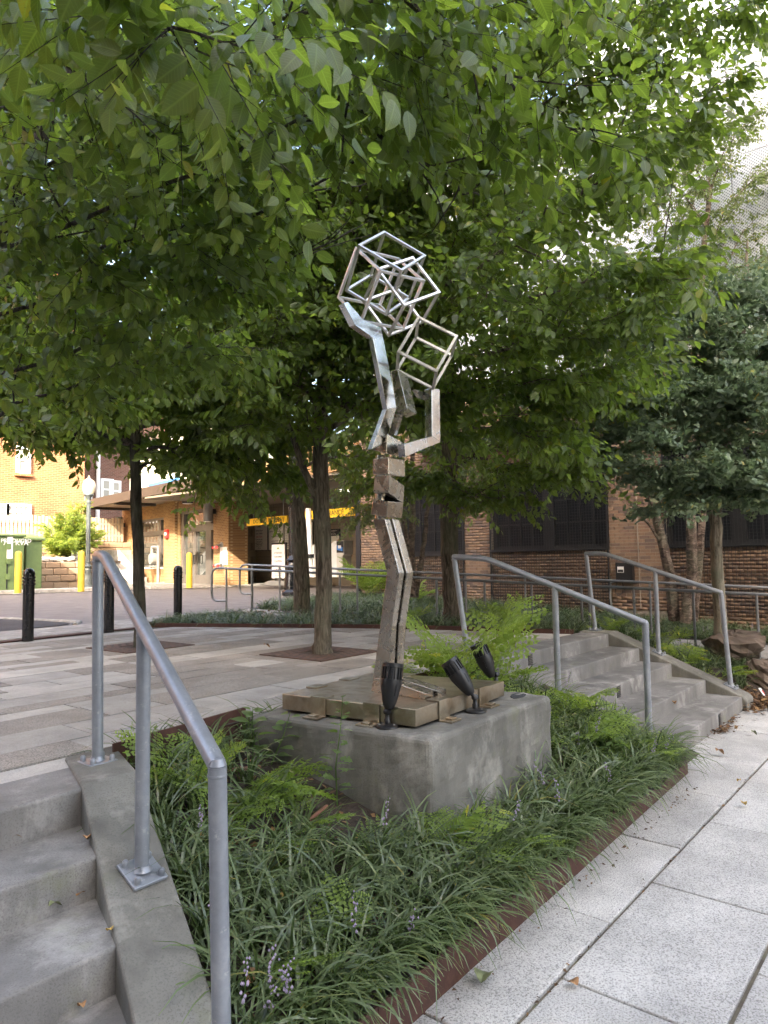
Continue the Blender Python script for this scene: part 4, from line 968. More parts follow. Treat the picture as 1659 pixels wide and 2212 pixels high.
MB().prism([q-np.array((.07, 0, 0)) for q in pr], (.008, 0, 0)).build('graphic', MAT['blue'], kk)
pr = [kq(1170, 985), kq(1170, 955), kq(1200, 955), kq(1200, 985)]
MB().prism([q-np.array((.076, 0, 0)) for q in pr], (.008, 0, 0)).build('screen', MAT['white'], kk)
pr = [kq(1050, 1240), kq(1050, 1030), kq(1062, 1030), kq(1062, 1240)]
MB().prism([q+np.array((.1, 0, 0)) for q in pr], (.2, 0, 0)).build('yellow_guard', MAT['bar_yellow'], kk)
gb = thing('gate_machine', 'white parking gate cabinet behind the forked tree trunk', 'gate machine', kq(870, 1285)+np.array((-.6, 0, 0)))
MB().prism([atx(*z3(*q), 16.8) for q in ((838, 1285), (838, 968), (905, 945), (905, 1285))], (.4, 0, 0)).build('cabinet', MAT['white'], gb, bevel=.02)
pw = thing('white_pole', 'slim white pole with a dark clamp under the yellow clearance bar', 'pole', atx(*z3(868, 1260), 15.2))
MB().tube([atx(*z3(872, 1262), 15.2), atx(*z3(846, 572), 15.2)], .085, 12).build('pole', MAT['white'], pw, True)
q = atx(*z3(866, 1065), 15.2); MB().lathe([(.12, -.06), (.12, .06)], q, (0, 0, 1), 12).build('clamp', MAT['dark'], pw, True)
eb = thing('electric_box', 'small black electrical box with a white label on the brick pier', 'electrical box', (XW, 5.3, .55))
MB().box((XW-.14, 5.12, .42), (XW-.003, 5.46, .82)).build('box', MAT['black'], eb, bevel=.01)
MB().box((XW-.145, 5.29, .62), (XW-.139, 5.42, .74)).build('label_plate', MAT['white'], eb)
MB().box((XW-.147, 5.30, .63), (XW-.144, 5.41, .68)).build('label_print', MAT['ink'], eb)
MB().tube([(XW-.05, 5.5, .45), (XW-.06, 5.6, .40), (XW-.06, 5.62, .1), (XW-.06, 5.6, -.1)], .02, 8).build('conduit', MAT['grey_metal'], eb, True)
MB().tube([(XW-.08, 5.35, .42), (XW-.1, 5.3, .25), (XW-.12, 5.42, .15), (XW-.1, 5.5, .22), (XW-.09, 5.46, .42)], .008, 6).build('cable', MAT['black'], eb, True)

# ------------------------------------------------------------------ left background
def bollard_black(label, px, py):
    p = atz(px, py, 0); t_ = thing('bollard', label, 'bollard', p, 'black bollards along the plaza edge'); r = .068
    pf = [(r, 0), (r, .70)]
    MB().lathe(pf, p, (0, 0, 1), 20).build('shaft', MAT['black_gloss'], t_, True)
    pf = [(r*.99, .70)]
    for k in range(3): z = .705+k*.042; pf += [(r*1.14, z), (r*1.18, z+.01), (r*1.14, z+.02), (r*.98, z+.024), (r*.98, z+.04)]
    pf += [(r*1.06, .835), (r*1.06, .845), (r*.92, .88), (r*.6, .908), (.01, .918)]
    MB().lathe(pf, p, (0, 0, 1), 24).build('ringed_cap', MAT['black_gloss'], t_, True)
bollard_black('black bollard with ringed cap farthest left at the plaza edge', 60, 1385)
bollard_black('black bollard half hidden behind the nearest handrail post', 235, 1366)
bollard_black('black bollard standing alone in grass to the right of the first tree trunk', 384, 1342)
def bollard_y(label, px, py, top):
    p = atz(px, py, 0.05); d = (p-EYE)@_fw; h = (py-top)/F_PX*d
    t_ = thing('yellow_bollard', label, 'bollard', p, 'yellow bollards by the lobby')
    MB().lathe([(.11, 0), (.11, h-.08), (.095, h-.03), (.06, h), (.01, h+.01)], p, (0, 0, 1), 18).build('post', MAT['yellow'], t_, True)
bollard_y('yellow bollard in front of the green utility cabinet', 38.5, 1281, 1191)
bollard_y('yellow bollard beside the lamp post and stone wall', 175, 1278, 1190)
bollard_y('yellow bollard in front of the lobby doors', 409, 1270, 1194)
def street_lamp(label, px, py, ytop, d0=None, globe=True, mk_='lamp_post'):
    p = atz(px, py, 0); d = (p-EYE)@_fw; h = (py-ytop)/F_PX*d
    t_ = thing('street_lamp', label, 'street lamp', p, 'fluted street lamps'); m_ = MAT[mk_]; s = h/4.9
    MB().lathe([(.30*s, 0), (.30*s, .10*s), (.24*s, .16*s), (.22*s, .5*s), (.15*s, .72*s), (.17*s, .78*s), (.17*s, .84*s), (.12*s, .92*s), (.19*s, .98*s), (.12*s, 1.06*s), (.095*s, 1.1*s)], p, (0, 0, 1), 20).build('base', m_, t_, True)
    sh = MB().lathe([(.09*s, 1.05*s), (.075*s, 3.75*s), (.11*s, 3.78*s), (.11*s, 3.84*s), (.07*s, 3.88*s)], p, (0, 0, 1), 16).build('shaft', m_, t_, True)
    for k in range(8):
        a = k*math.pi/4; MB().bar(p+np.array((math.cos(a)*.09*s, math.sin(a)*.09*s, 1.1*s)), p+np.array((math.cos(a)*.075*s, math.sin(a)*.075*s, 3.74*s)), .02*s).build('flute', m_, sh)
    MB().lathe([(.07*s, 3.86*s), (.10*s, 4.0*s), (.22*s, 4.12*s), (.20*s, 4.18*s)], p, (0, 0, 1), 18).build('fitter', m_, t_, True)
    if globe:
        MB().lathe([(.20*s, 4.16*s), (.27*s, 4.34*s), (.28*s, 4.55*s), (.24*s, 4.72*s), (.13*s, 4.82*s), (.05*s, 4.86*s), (.04*s, 4.95*s), (.01, 4.98*s)], p, (0, 0, 1), 20).build('globe', MAT['globe'], t_, True)
MAT['lamp_post'] = plain('lamp_post_grey_green', (.10, .115, .11), .5, .2, .1)
t_ = NT('lamp_globe'); t_.set(color=(.46, .40, .29), rough=.25, spec=.5); MAT['globe'] = t_.m
street_lamp('grey fluted street lamp with acorn globe in front of the red brick apartments', 189, 1272, 1030)
street_lamp('dark fluted street lamp base behind the forked trunk near the garage', 632, 1286, 905, mk_='black_gloss')
# green utility cabinets
cab = thing('utility_cabinet', 'green pad-mounted transformer cabinet at the left picture edge', 'utility cabinet', (11.5, 26.8, 0))
Yc = 26.6
q = lambda x, y, Y=Yc: aty(*z6(x, y), Y)
a, b = q(-260, 1735), q(212, 1298)
MB().box((a[0], Yc, .03), (b[0], Yc+1.7, b[2])).build('cabinet', MAT['green_cab'], cab, bevel=.03)
MB().box((a[0]-.05, Yc-.06, b[2]), (b[0]+.05, Yc+1.75, b[2]+.09)).build('lid', MAT['green_cab'], cab, bevel=.03)
x_ = q(62, 1500)[0]; MB().box((x_-.02, Yc-.012, .15), (x_+.02, Yc, b[2]-.1)).build('door_seam', MAT['dark'], cab)
for zy in (1380, 1510, 1640): pz_ = q(68, zy); MB().box((x_-.05, Yc-.06, pz_[2]-.1), (x_+.1, Yc-.01, pz_[2]+.1)).build('hinge', MAT['green_cab'], cab)
text('lettering', 'PRODUCED', q(140, 1332)+np.array((0, -.01, 0)), (1, 0, 0), (0, 0, 1), .2, MAT['white'], cab); text('lettering', '750 KVA', q(135, 1352)+np.array((0, -.01, 0)), (1, 0, 0), (0, 0, 1), .24, MAT['white'], cab)
pz_ = q(85, 1365); MB().box((pz_[0]-.1, Yc-.02, pz_[2]-.5), (pz_[0]+.1, Yc-.008, pz_[2]+.5)).build('label_strip', MAT['white'], cab)
cab2 = thing('utility_cabinet', 'smaller green cabinet with slanted lid right beside the transformer', 'utility cabinet', (12.6, 27.4, 0))
Y2 = 27.0; a, b = q(222, 1720, Y2), q(368, 1330, Y2)
MB().box((a[0], Y2, .03), (b[0], Y2+1.3, b[2])).build('cabinet', MAT['green_cab'], cab2, bevel=.03)
MB().hexa([(a[0]-.05, Y2-.1, b[2]), (b[0]+.08, Y2-.1, b[2]), (b[0]+.08, Y2+1.3, b[2]), (a[0]-.05, Y2+1.3, b[2]), (a[0]-.05, Y2-.1, b[2]+.1), (b[0]+.08, Y2-.1, b[2]+.1), (b[0]+.08, Y2+1.3, b[2]+.3), (a[0]-.05, Y2+1.3, b[2]+.3)]).build('lid', MAT['green_cab'], cab2, bevel=.03)
# retaining walls of split-faced blocks
def block_wall(label, Y, x0, x1, z0, z1_, bh=.28, bl=.62):
    t_ = thing('retaining_wall', label, 'wall', ((x0+x1)/2, Y, z0)); r = 0; z = z0; n = 0
    MB().box((x0, Y+.06, z0), (x1, Y+.5, z1_-.02)).build('core', MAT['mortar'], t_)
    while z < z1_-.05:
        x = x0-(bl/2 if r % 2 else 0)
        while x < x1:
            a, b = max(x, x0), min(x+bl, x1)
            if b-a > .08:
                dz = min(bh, z1_-z); j = random.uniform(0, .05)
                MB().box((a+.008, Y-j, z+.006), (b-.008, Y+.3, z+dz-.006)).build('block', MAT['block_tan'], t_, bevel=.03, seg=1); n += 1
            x += bl
        z += bh; r += 1
    return t_
a = aty(*z6(355, 1722), 29.0); b = aty(*z6(700, 1510), 29.0)
block_wall('tan split-stone retaining wall below the bright shrub', 29.0, a[0]-2.0, b[0], 0, b[2])
MB_ = MB().box((a[0]-2, 29.3, b[2]-.1), (b[0]+2, 33, b[2]+.02)); struct(MB_.build('terrace', MAT['soil']))
a2 = aty(*z6(300, 1470), 33.0); b2 = aty(*z6(1052, 1345), 33.0)
block_wall('upper tan stone wall under the picket fence', 33.0, a2[0]-6, b2[0]+.6, .6, b2[2], .3, .8)
struct(MB().box((a2[0]-8, 33.3, 0), (b2[0]+3, 60, b2[2]-.05)).build('terrace', MAT['soil']))
# picket fence
fa = aty(*z6(-60, 1350), 33.3); fb = aty(*z6(1050, 1320), 33.3); ft = aty(*z6(500, 1120), 33.3)[2]
fe = thing('picket_fence', 'pale wooden picket fence on the stone wall below the brick apartments', 'fence', ((fa[0]+fb[0])/2, 33.3, b2[2]))
x = fa[0]-.5
while x < fb[0]:
    MB().box((x, 33.3, b2[2]+.05), (x+.115, 33.34, ft+random.uniform(-.03, .03))).build('picket', MAT['fence'], fe); x += .175
for zz in (b2[2]+.3, ft-.35): MB().box((fa[0]-.5, 33.345, zz), (fb[0], 33.4, zz+.1)).build('rail', MAT['fence'], fe)
for x in np.arange(fa[0], fb[0], 2.4): MB().box((x, 33.4, b2[2]-.1), (x+.12, 33.52, ft)).build('post', MAT['fence'], fe)
# pale stair with white rails next to the lobby
wr = thing('stair_railing', 'white metal stair railing between stone wall and lobby', 'railing', aty(*z6(1100, 1720), 29.6))
P0 = aty(*z6(1022, 1415), 29.6); P1 = aty(*z6(1145, 1560), 29.6); Q0 = aty(*z6(1030, 1590), 29.6); Q1 = aty(*z6(1145, 1720), 29.6)
for a, b in ((P0, P1), (Q0, Q1)): MB().bar(a, b, .07).build('rail', MAT['white'], wr)
for s in np.linspace(0, 1, 13): MB().bar(P0+(P1-P0)*s, Q0+(Q1-Q0)*s, .035).build('baluster', MAT['white'], wr)
wr2 = thing('stair_railing', 'short white railing piece just left of the lamp post', 'railing', aty(*z6(650, 1500), 30.2))
P0 = aty(*z6(622, 1412), 30.2); P1 = aty(*z6(690, 1440), 30.2); dn = np.array((0, 0, -1.75))
MB().bar(P0, P1, .07).build('rail', MAT['white'], wr2)
for s in np.linspace(0, 1, 7): MB().bar(P0+(P1-P0)*s, P0+(P1-P0)*s+dn, .04).build('baluster', MAT['white'], wr2)
st = thing('concrete_stairs', 'pale stairs climbing beside the left end of the lobby', 'stairs', aty(*z6(1050, 1735), 29.9))
for k in range(8):
    c = aty(*z6(1190-k*22, 1735), 30.0+.25*k); MB().box((c[0]-.9, 30.0+.25*k, 0), (c[0]+.6, 30.3+.25*k, .12+.22*k)).build('step', MAT['plain_con'], st)
# boulders edging the terrace
for k in range(7):
    p = aty(*z6(395+k*45, 1500), 29.4)
rocks = thing('rubble_row', 'row of pale rubble stones on top of the tan retaining wall', 'stones', aty(*z6(520, 1500), 29.5))
for k in range(9):
    p = aty(*z6(385+k*32, 1497), 29.4); s = random.uniform(.14, .26)
    MB().lathe([(.02, -s*.4), (s, -s*.2), (s*1.1, s*.2), (s*.6, s*.5), (.02, s*.55)], p, (random.uniform(-.3, .3), random.uniform(-.3, .3), 1), 6).build('stone', MAT['plain_con'], rocks)
# red brick apartments
YB_ = 42.0
ap = thing('brick_apartments', 'sunlit orange-red brick apartment house behind the picket fence', 'building', (14, YB_, 2))
q = lambda x, y: aty(*z6(x, y), YB_)
xr = q(728, 900)[0]
MB().box((-25, YB_, 0), (xr, YB_+12, 21)).build('wall', MAT['brick_apart'], ap)
def apw(x0, x1, y0, y1, panes):
    a, b = q(x0, y1), q(x1, y0)
    w = MB().box((a[0], YB_-.06, a[2]), (b[0], YB_-.02, b[2])).build('window', MAT['glass2'], ap)
    f = MB(); t_ = .16
    f.box((a[0]-t_, YB_-.14, a[2]-.1), (a[0], YB_, b[2]+t_)); f.box((b[0], YB_-.14, a[2]-.1), (b[0]+t_, YB_, b[2]+t_)); f.box((a[0], YB_-.13, b[2]), (b[0], YB_, b[2]+t_)); f.box((a[0], YB_-.15, a[2]-.14), (b[0], YB_, a[2]))
    f.box((a[0], YB_-.12, (a[2]+b[2])/2-.05), (b[0], YB_, (a[2]+b[2])/2+.05)); f.build('frame', MAT['white'], w)
    for k in range(1, panes): x = a[0]+(b[0]-a[0])*k/panes; MB().box((x-.05, YB_-.11, a[2]), (x+.05, YB_-.03, b[2])).build('mullion', MAT['white'], w)
    MB().box((a[0]-.25, YB_-.2, a[2]-.3), (b[0]+.25, YB_, a[2]-.15)).build('sill', MAT['brick_apart'], w)
t_ = NT('curtained_glass'); t_.set(color=(.34, .33, .28), rough=.25); MAT['glass2'] = t_.m
apw(160, 236, 545, 728, 1); apw(72, 240, 1040, 1128, 4); apw(-60, 48, 1035, 1128, 2); apw(160, 236, 80-120, 130, 1); apw(-200, -120, 545, 728, 1)
dk = thing('shaded_brick_house', 'brick house between the apartments and the lobby, its shade put into the colour', 'building', (22, 52, 2))
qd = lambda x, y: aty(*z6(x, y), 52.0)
MB().box((xr+.5, 52, 0), (45, 60, 20)).build('wall', MAT['brick_shaded'], dk)
for x0, x1, y0, y1 in ((885, 955, 820, 960), (955, 1020, 835, 970), (730, 770, 880, 1010), (800, 840, 150, 240)):
    a, b = qd(x0, y1), qd(x1, y0); w = MB().box((a[0], 51.9, a[2]), (b[0], 51.98, b[2])).build('window', MAT['glass2'], dk)
    f = MB(); f.box((a[0]-.2, 51.85, a[2]-.2), (a[0], 52, b[2]+.2)); f.box((b[0], 51.85, a[2]-.2), (b[0]+.2, 52, b[2]+.2)); f.box((a[0], 51.86, b[2]), (b[0], 52, b[2]+.2)); f.box((a[0], 51.86, a[2]-.2), (b[0], 52, a[2])); f.box((a[0], 51.87, (a[2]+b[2])/2-.07), (b[0], 52, (a[2]+b[2])/2+.07)); f.build('frame', MAT['white'], w)
a = qd(832, 1115); MB().tube([(a[0], 51.8, 0), (a[0], 51.8, 19)], .16, 8).build('downpipe', MAT['white'], dk, True)
# unseen buildings placed west of the plaza for its shade and the steel's reflections
sb = thing('street_building', 'tall plain building left of the plaza whose shade covers the paving', 'building', (-20, 0, -.9))
MB().box((-34, -14, -.93), (-14, 9.4, 21.7)).build('wall', MAT['street_b'], sb)
for k in range(6): MB().box((-14, -13, 2.2+k*3.2), (-13.95, 8.6, 3.9+k*3.2)).build('window_band', MAT['dglass'], sb)
sb2 = thing('street_building', 'unseen taller building placed down the street to shade the garage wall', 'building', (-20, -30, -.9))
MB().box((-34, -60, -.93), (-14, -5.5, 29.5)).build('wall', MAT['street_b'], sb2)
nb = thing('brick_apartments', 'unseen sunlit brick house added for the steel to reflect', 'building', (-25, 28, 0))  # unseen house added for golden reflections and warm bounce
MB().box((-36, 27, 0), (-21, 40, 20)).build('wall', MAT['brick_apart'], nb)
lw = thing('reflection_blocker', 'unseen low dark box added to keep the brick house out of the leg reflections', 'building', (-25, 17, 0))  # unseen dark block added to hide the sunlit house from the legs
MB().box((-45, 15, -.1), (-13, 19, 6.6)).build('wall', MAT['dark'], lw)
# ------------------------------------------------------------------ vegetation: leaves, sprays, trees
def unit(v): v = np.asarray(v, float); return v/(np.linalg.norm(v, axis=-1, keepdims=True)+1e-9)
def leaf_ovate(w=.52, fold=.10, curl=.12, fine=False):
    """one leaf of length 1 along +x, width along y, upper side +z"""
    if fine:
        st = [(.0, .02), (.12, .55), (.27, .90), (.42, 1.0), (.58, .92), (.73, .66), (.87, .32)]
        V = []; Fc = []
        for x, k in st: V += [(x, k*w/2, fold*k*w-curl*x*x), (x, 0, -curl*x*x), (x, -k*w/2, fold*k*w-curl*x*x)]
        V.append((1.0, 0, -curl))
        # serrated margin: teeth between stations
        for i in range(len(st)-1):
            a = 3*i; b = a+3
            for o_, s in ((0, 1), (2, -1)):
                x = st[i][0]*.35+st[i+1][0]*.65; k = st[i][1]*.35+st[i+1][1]*.65; V.append((x, s*(k*w/2+.030), fold*k*w-curl*x*x)); c = len(V)-1
                Fc += [(a+1, b+1, b+o_), (a+1, b+o_, a+o_), (a+o_, c, b+o_)] if s < 0 else [(a+1, b+o_, b+1), (a+1, a+o_, b+o_), (a+o_, b+o_, c)]
        e = 3*(len(st)-1); T = 3*len(st); Fc += [(e+1, e, T), (e+1, T, e+2)]
        return np.array(V), np.array(Fc)
    V = [(0, 0, 0), (.38, 0, -curl*.15), (.75, 0, -curl*.55), (1, 0, -curl), (.33, w/2, fold*w), (.70, w*.36, fold*w*.7-curl*.5), (.33, -w/2, fold*w), (.70, -w*.36, fold*w*.7-curl*.5)]
    Fc = [(0, 4, 1), (1, 4, 5), (1, 5, 2), (2, 5, 3), (0, 1, 6), (1, 7, 6), (1, 2, 7), (2, 3, 7)]
    Fc = [(f[0], f[2], f[1]) for f in Fc]
    return np.array(V), np.array(Fc)
def leaf_mid(w=.54, fold=.09, curl=.16):
    st = [(.0, .0), (.10, .52), (.28, .94), (.46, 1.0), (.64, .82), (.80, .48), (.91, .16)]; V = []; Fc = []
    for x, k in st: V += [(x, k*w/2, fold*k*w-curl*x*x), (x, 0, -curl*x*x), (x, -k*w/2, fold*k*w-curl*x*x)]
    V.append((1.0, 0, -curl*1.05)); T = len(V)-1
    for i in range(len(st)-1):
        a = 3*i; b = a+3
        if i: Fc += [(a+1, b, b+1), (a+1, a, b), (a+1, b+1, b+2), (a+1, b+2, a+2)]
        else: Fc += [(1, b, b+1), (1, b+1, b+2)]
    e = 3*(len(st)-1); Fc += [(e+1, e, T), (e+1, T, e+2)]
    return np.array(V), np.array(Fc)
def leaf_simple(w=.5):
    V = [(0, 0, 0), (.42, w/2, .06), (.42, 0, -.02), (.42, -w/2, .06), (1, 0, -.12)]
    return np.array(V), np.array([(0, 2, 1), (0, 3, 2), (1, 2, 4), (2, 3, 4)])
def leaf_fan():
    V = [(0, 0, 0), (.45, 0, .0)]; n = 5
    for a in np.linspace(-1.05, 1.05, n): V.append((.40+.62*math.cos(a)*(.86 if abs(a) < .1 else 1), .62*math.sin(a), .06*math.cos(a*6)))
    return np.array([(0, 0, 0)]+V[1:]), np.array([(1, i, i+1) for i in range(2, 1+n)]+[(0, 2, 1)][:0])
def frame(xd, zd):
    x = unit(xd); y = unit(np.cross(zd, x)); z = np.cross(x, y); return np.stack([x, y, z], -1)     # columns
def spray_tmpl(rng, K, L, leaf, ln, ang=(45, 70), droop=.25, zig=.0, tilt=.5):
    lv, lf = leaf; V = []; Fc = []; T = []; n = 0; Uv = []
    for k in range(K):
        s = (k+.6)/K; side = 1 if k % 2 else -1
        p = np.array((L*s, 0, -.10*L*s*s+rng.normal(0, .004)))
        a = R(rng.uniform(*ang))*(1-.55*s*s); 
        if k == K-1: a *= .2
        d = np.array((math.cos(a), side*math.sin(a), -droop*rng.uniform(.4, 1.6)))
        up = np.array((rng.normal(0, tilt*.6), rng.normal(0, tilt), 1.0))
        l = ln*rng.uniform(.7, 1.15)*(.75+.5*math.sin(math.pi*min(1, s*.9+.1)))
        V.append((lv*l)@frame(d, up).T+p); Fc.append(lf+n); n += len(lv); T.append(np.full(len(lv), rng.random())); Uv.append(np.stack([lv[:, 0]+.002, np.abs(lv[:, 1])], 1))
    return np.vstack(V), np.vstack(Fc), np.concatenate(T), np.vstack(Uv)
def instance(tmpls, which, P, M, S):
    Vs, Fs, Ts, Us = [], [], [], []; n = 0
    for t in range(len(tmpls)):
        idx = np.nonzero(which == t)[0]
        if not len(idx): continue
        v, f, ti, uv = tmpls[t]; Us.append(np.tile(uv, (len(idx), 1)))
        W = np.einsum('nij,kj->nki', M[idx]*S[idx][:, None, None], v)+P[idx][:, None, :]
        Vs.append(W.reshape(-1, 3)); Fs.append((f[None]+(np.arange(len(idx))*len(v))[:, None, None]+n).reshape(-1, f.shape[1]))
        Ts.append(((ti[None]+RNG.random(len(idx))[:, None]*.35) % 1.0).ravel()); n += len(idx)*len(v)
    return np.vstack(Vs), np.vstack(Fs), np.concatenate(Ts), np.vstack(Us)
_rg = np.random.default_rng(11)
SPR = {'horn': [spray_tmpl(_rg, 10, .40, leaf_ovate(), .082, droop=.75, tilt=.8) for _ in range(7)],
       'near': [spray_tmpl(_rg, 10, .40, leaf_mid(.56, .09, _rg.uniform(.05, .35)), .076, droop=.75, tilt=.75) for _ in range(7)],
       'birch': [spray_tmpl(_rg, 11, .36, leaf_simple(.65), .058, droop=.8, tilt=.9) for _ in range(6)],
       'shrub': [spray_tmpl(_rg, 9, .34, leaf_simple(.5), .11, droop=.1, tilt=.6) for _ in range(5)],
       'gink': []}
lv, lf = leaf_fan()
for _ in range(6):
    V = []; Fc = []; T = []; n = 0
    for c in range(4):
        o_ = np.array((.10*c, 0, _rg.normal(0, .01)))
        for k in range(5):
            a = k*2*math.pi/5+_rg.uniform(-.5, .5); d = np.array((math.cos(a), math.sin(a), _rg.uniform(-1.5, .2)))
            V.append((lv*.082*_rg.uniform(.75, 1.15))@frame(d, (_rg.normal(0, .8), _rg.normal(0, .8), 1)).T+o_); Fc.append(lf+n); n += len(lv); T.append(np.full(len(lv), _rg.random()))
    SPR['gink'].append((np.vstack(V), np.vstack(Fc), np.concatenate(T), np.zeros((n, 2))))
TW = []
def polyline(p, d, L, n, rng, up=0.0, wob=.12):
    P = [np.array(p, float)]; d = unit(d)
    for i in range(n):
        d = unit(d+np.array((0, 0, up/n))+rng.normal(0, wob, 3)/math.sqrt(n)); P.append(P[-1]+d*L/n)
    return np.array(P)
def along(P, s):
    k = s*(len(P)-1); i = min(int(k), len(P)-2); f = k-i
    return P[i]*(1-f)+P[i+1]*f, unit(P[i+1]-P[i])
class Tree:
    def __init__(s, name, label, cat, base, bark, leafm, spr, seed, group=None):
        s.rng = np.random.default_rng(seed); s.root = thing(name, label, cat, base, group); s.base = np.array(base, float)
        s.bark = MAT[bark]; s.leafm = MAT[leafm]; s.spr = SPR[spr]; s.pos = []; s.dir = []; s.up = []; s.sc = []; s.br = MB()
    def trunk(s, pts, rad, n=14):
        P = np.array(pts, float); m = 28; t = np.linspace(0, len(P)-1, m)
        Q = np.stack([np.interp(t, range(len(P)), P[:, k]) for k in range(3)], 1); r = np.interp(t, range(len(P)), rad)
        Q[1:-1, :2] += s.rng.normal(0, .006, (m-2, 2))
        mb = MB().tube(Q, r, n); v = mb.v[0].reshape(m, n, 3); c = Q[:, None, :]
        v[:] = c+(v-c)*(1+s.rng.normal(0, .045, (1, n, 1))+s.rng.normal(0, .03, (m, n, 1)))
        mb.v[0] = v.reshape(-1, 3)
        mb.build('trunk', s.bark, s.root, True); return P
    def limb(s, P, r0, r1, n=7): s.br.tube(P, np.linspace(r0, r1, len(P)), n)
    def sprays(s, P, a, b, step, outdir, sc=1.0, flat=.35, drop=.15):
        L = np.linalg.norm(np.diff(P, axis=0), axis=1).sum(); n = max(1, int(L*(b-a)/step))
        for k in range(n):
            q, d = along(P, a+(b-a)*(k+s.rng.random())/n); side = 1 if s.rng.random() < .5 else -1
            h = unit(np.cross(d, (0, 0, 1))+1e-6)*side
            v = unit(d*s.rng.uniform(.2, 1.1)+h*s.rng.uniform(.3, 1.0)+np.array((0, 0, s.rng.normal(-drop, .28)))+np.array(outdir)*.2)
            s.pos.append(q); s.dir.append(v); s.up.append(np.array((0, 0, 1))+s.rng.normal(0, flat, 3)); s.sc.append(sc*s.rng.uniform(.75, 1.25))
    def guide(s, P, r0=.02, sub=9, sublen=.8, sc=1.0, step=.06, a=.15, drop=.15):
        P = np.array(P, float); t = np.linspace(0, len(P)-1, 14)
        Q = np.stack([np.interp(t, range(len(P)), P[:, k]) for k in range(3)], 1)
        Q[1:-1] = (Q[:-2]+Q[1:-1]*2+Q[2:])/4; Q[1:] += s.rng.normal(0, .012, (13, 3))
        s.limb(Q, r0, .004); s.sprays(Q, a, 1.0, step, (0, 0, 0), sc, .7, drop)
        for k in range(sub):
            f = a+(1-a)*(k+s.rng.random()*.8)/sub; q, d = along(Q, f); h = unit(np.cross(d, (0, 0, 1)))*(1 if k % 2 else -1)
            v = d*s.rng.uniform(.5, .9)+h*s.rng.uniform(.5, .9)+np.array((0, 0, s.rng.normal(.05, .25)))
            W = polyline(q, v, sublen*(1-.5*f)*s.rng.uniform(.7, 1.2), 5, s.rng, 0, .2)
            s.limb(W, r0*.4*(1-.6*f)+.002, .002, 5); s.sprays(W, .15, 1.0, step, (0, 0, 0), sc, .7, drop)
    def crown(s, trunkP, n, z0, z1_, ln, elev, r0, sub=7, sublen=1.0, step=.07, sc=1.0, up=.4, drop=.15, azs=None):
        g = 2.39996
        for k in range(n):
            f = k/max(1, n-1); z = z0+(z1_-z0)*f
            i = np.interp(z, trunkP[:, 2], np.arange(len(trunkP))); q = np.array([np.interp(i, np.arange(len(trunkP)), trunkP[:, c]) for c in range(3)])
            az = g*k+s.rng.uniform(-.4, .4) if azs is None else azs[k % len(azs)]+s.rng.uniform(-.3, .3)
            e = R(np.interp(f, [0, 1], elev))+s.rng.normal(0, .12)
            L = np.interp(f, [0, .4, 1], ln)*s.rng.uniform(.8, 1.15)
            d = np.array((math.cos(az)*math.cos(e), math.sin(az)*math.cos(e), math.sin(e)))
            P = polyline(q, d, L, 9, s.rng, up*s.rng.uniform(-.3, 1), .16); s.limb(P, r0*(1-.6*f), .006, 7)
            o_ = np.array((math.cos(az), math.sin(az), 0))
            s.sprays(P, .35, 1.0, step, o_, sc, drop=drop)
            for m in range(sub):
                ff = .22+.75*(m+s.rng.random())/sub; q2, d2 = along(P, ff); h = unit(np.cross(d2, (0, 0, 1)))*(1 if m % 2 else -1)
                v = d2*s.rng.uniform(.35, .9)+h*s.rng.uniform(.4, 1)+np.array((0, 0, s.rng.normal(-.1, .3)))
                W = polyline(q2, v, sublen*(1.1-.6*ff)*s.rng.uniform(.7, 1.25), 5, s.rng, 0, .25)
                s.limb(W, r0*.3*(1-.5*ff), .003, 5); s.sprays(W, .08, 1.0, step, o_, sc, drop=drop)
    def finish(s, singles=0, leafname='leaf', twig=True, singletype=None, crown_name='crown'):
        if s.br.n: s.br.build('branches', s.bark, s.root, True, kind='stuff')
        P = np.array(s.pos); D = np.array(s.dir); Up = np.array(s.up); S = np.array(s.sc)
        # no foliage grows between the walk and the sculpture
        q = P+unit(D)*.2-EYE; w = q@_fw; u = CXP+F_PX*(q@_r2)/w; v = CYP-F_PX*(q@_u2)/w
        keep = (w > 1.2) & ~((w < 5.2) & (u > 640) & (u < 1080) & (v > 345+np.abs(u-840)*.35)) & ~((v > 1130) & (w < 9)) & ~((w < 9.6) & (u < 560) & (v > np.interp(u, [0, 100, 220, 330, 470, 560], [930, 985, 1035, 1035, 1080, 1095])))
        P, D, Up, S = P[keep], D[keep], Up[keep], S[keep]; which = s.rng.integers(0, len(s.spr), len(P))
        X = unit(D); Y = unit(np.cross(Up, X)); Z = np.cross(X, Y); M = np.stack([X, Y, Z], -1)
        V, Fc, T, Uv = instance(s.spr, which, P, M, S)
        co = npmesh(crown_name, V, Fc, s.leafm, s.root, 'stuff', T)
        for k, nm in enumerate(('lu', 'lv')):
            a = co.data.attributes.new(nm, 'FLOAT', 'POINT'); a.data.foreach_set('value', np.ascontiguousarray(Uv[:, k], np.float32))
        if twig:
            n = len(P); ln = .40; r = .0022
            e = P+X*(ln*S)[:, None]-np.array((0, 0, .035))
            W = np.stack([P+Y*r, P-Y*r*.5+Z*r, P-Y*r*.5-Z*r, e+Y*r*.4, e-Y*r*.4, e+Z*r*.3], 1).reshape(-1, 3)
            q = np.array([(0, 1, 4, 3), (1, 2, 5, 4), (2, 0, 3, 5)]); Fq = (np.arange(n)[:, None, None]*6+q).reshape(-1, 4)
            npmesh('twigs', W, Fq, s.bark, s.root, 'stuff')
        return len(P), len(Fc)
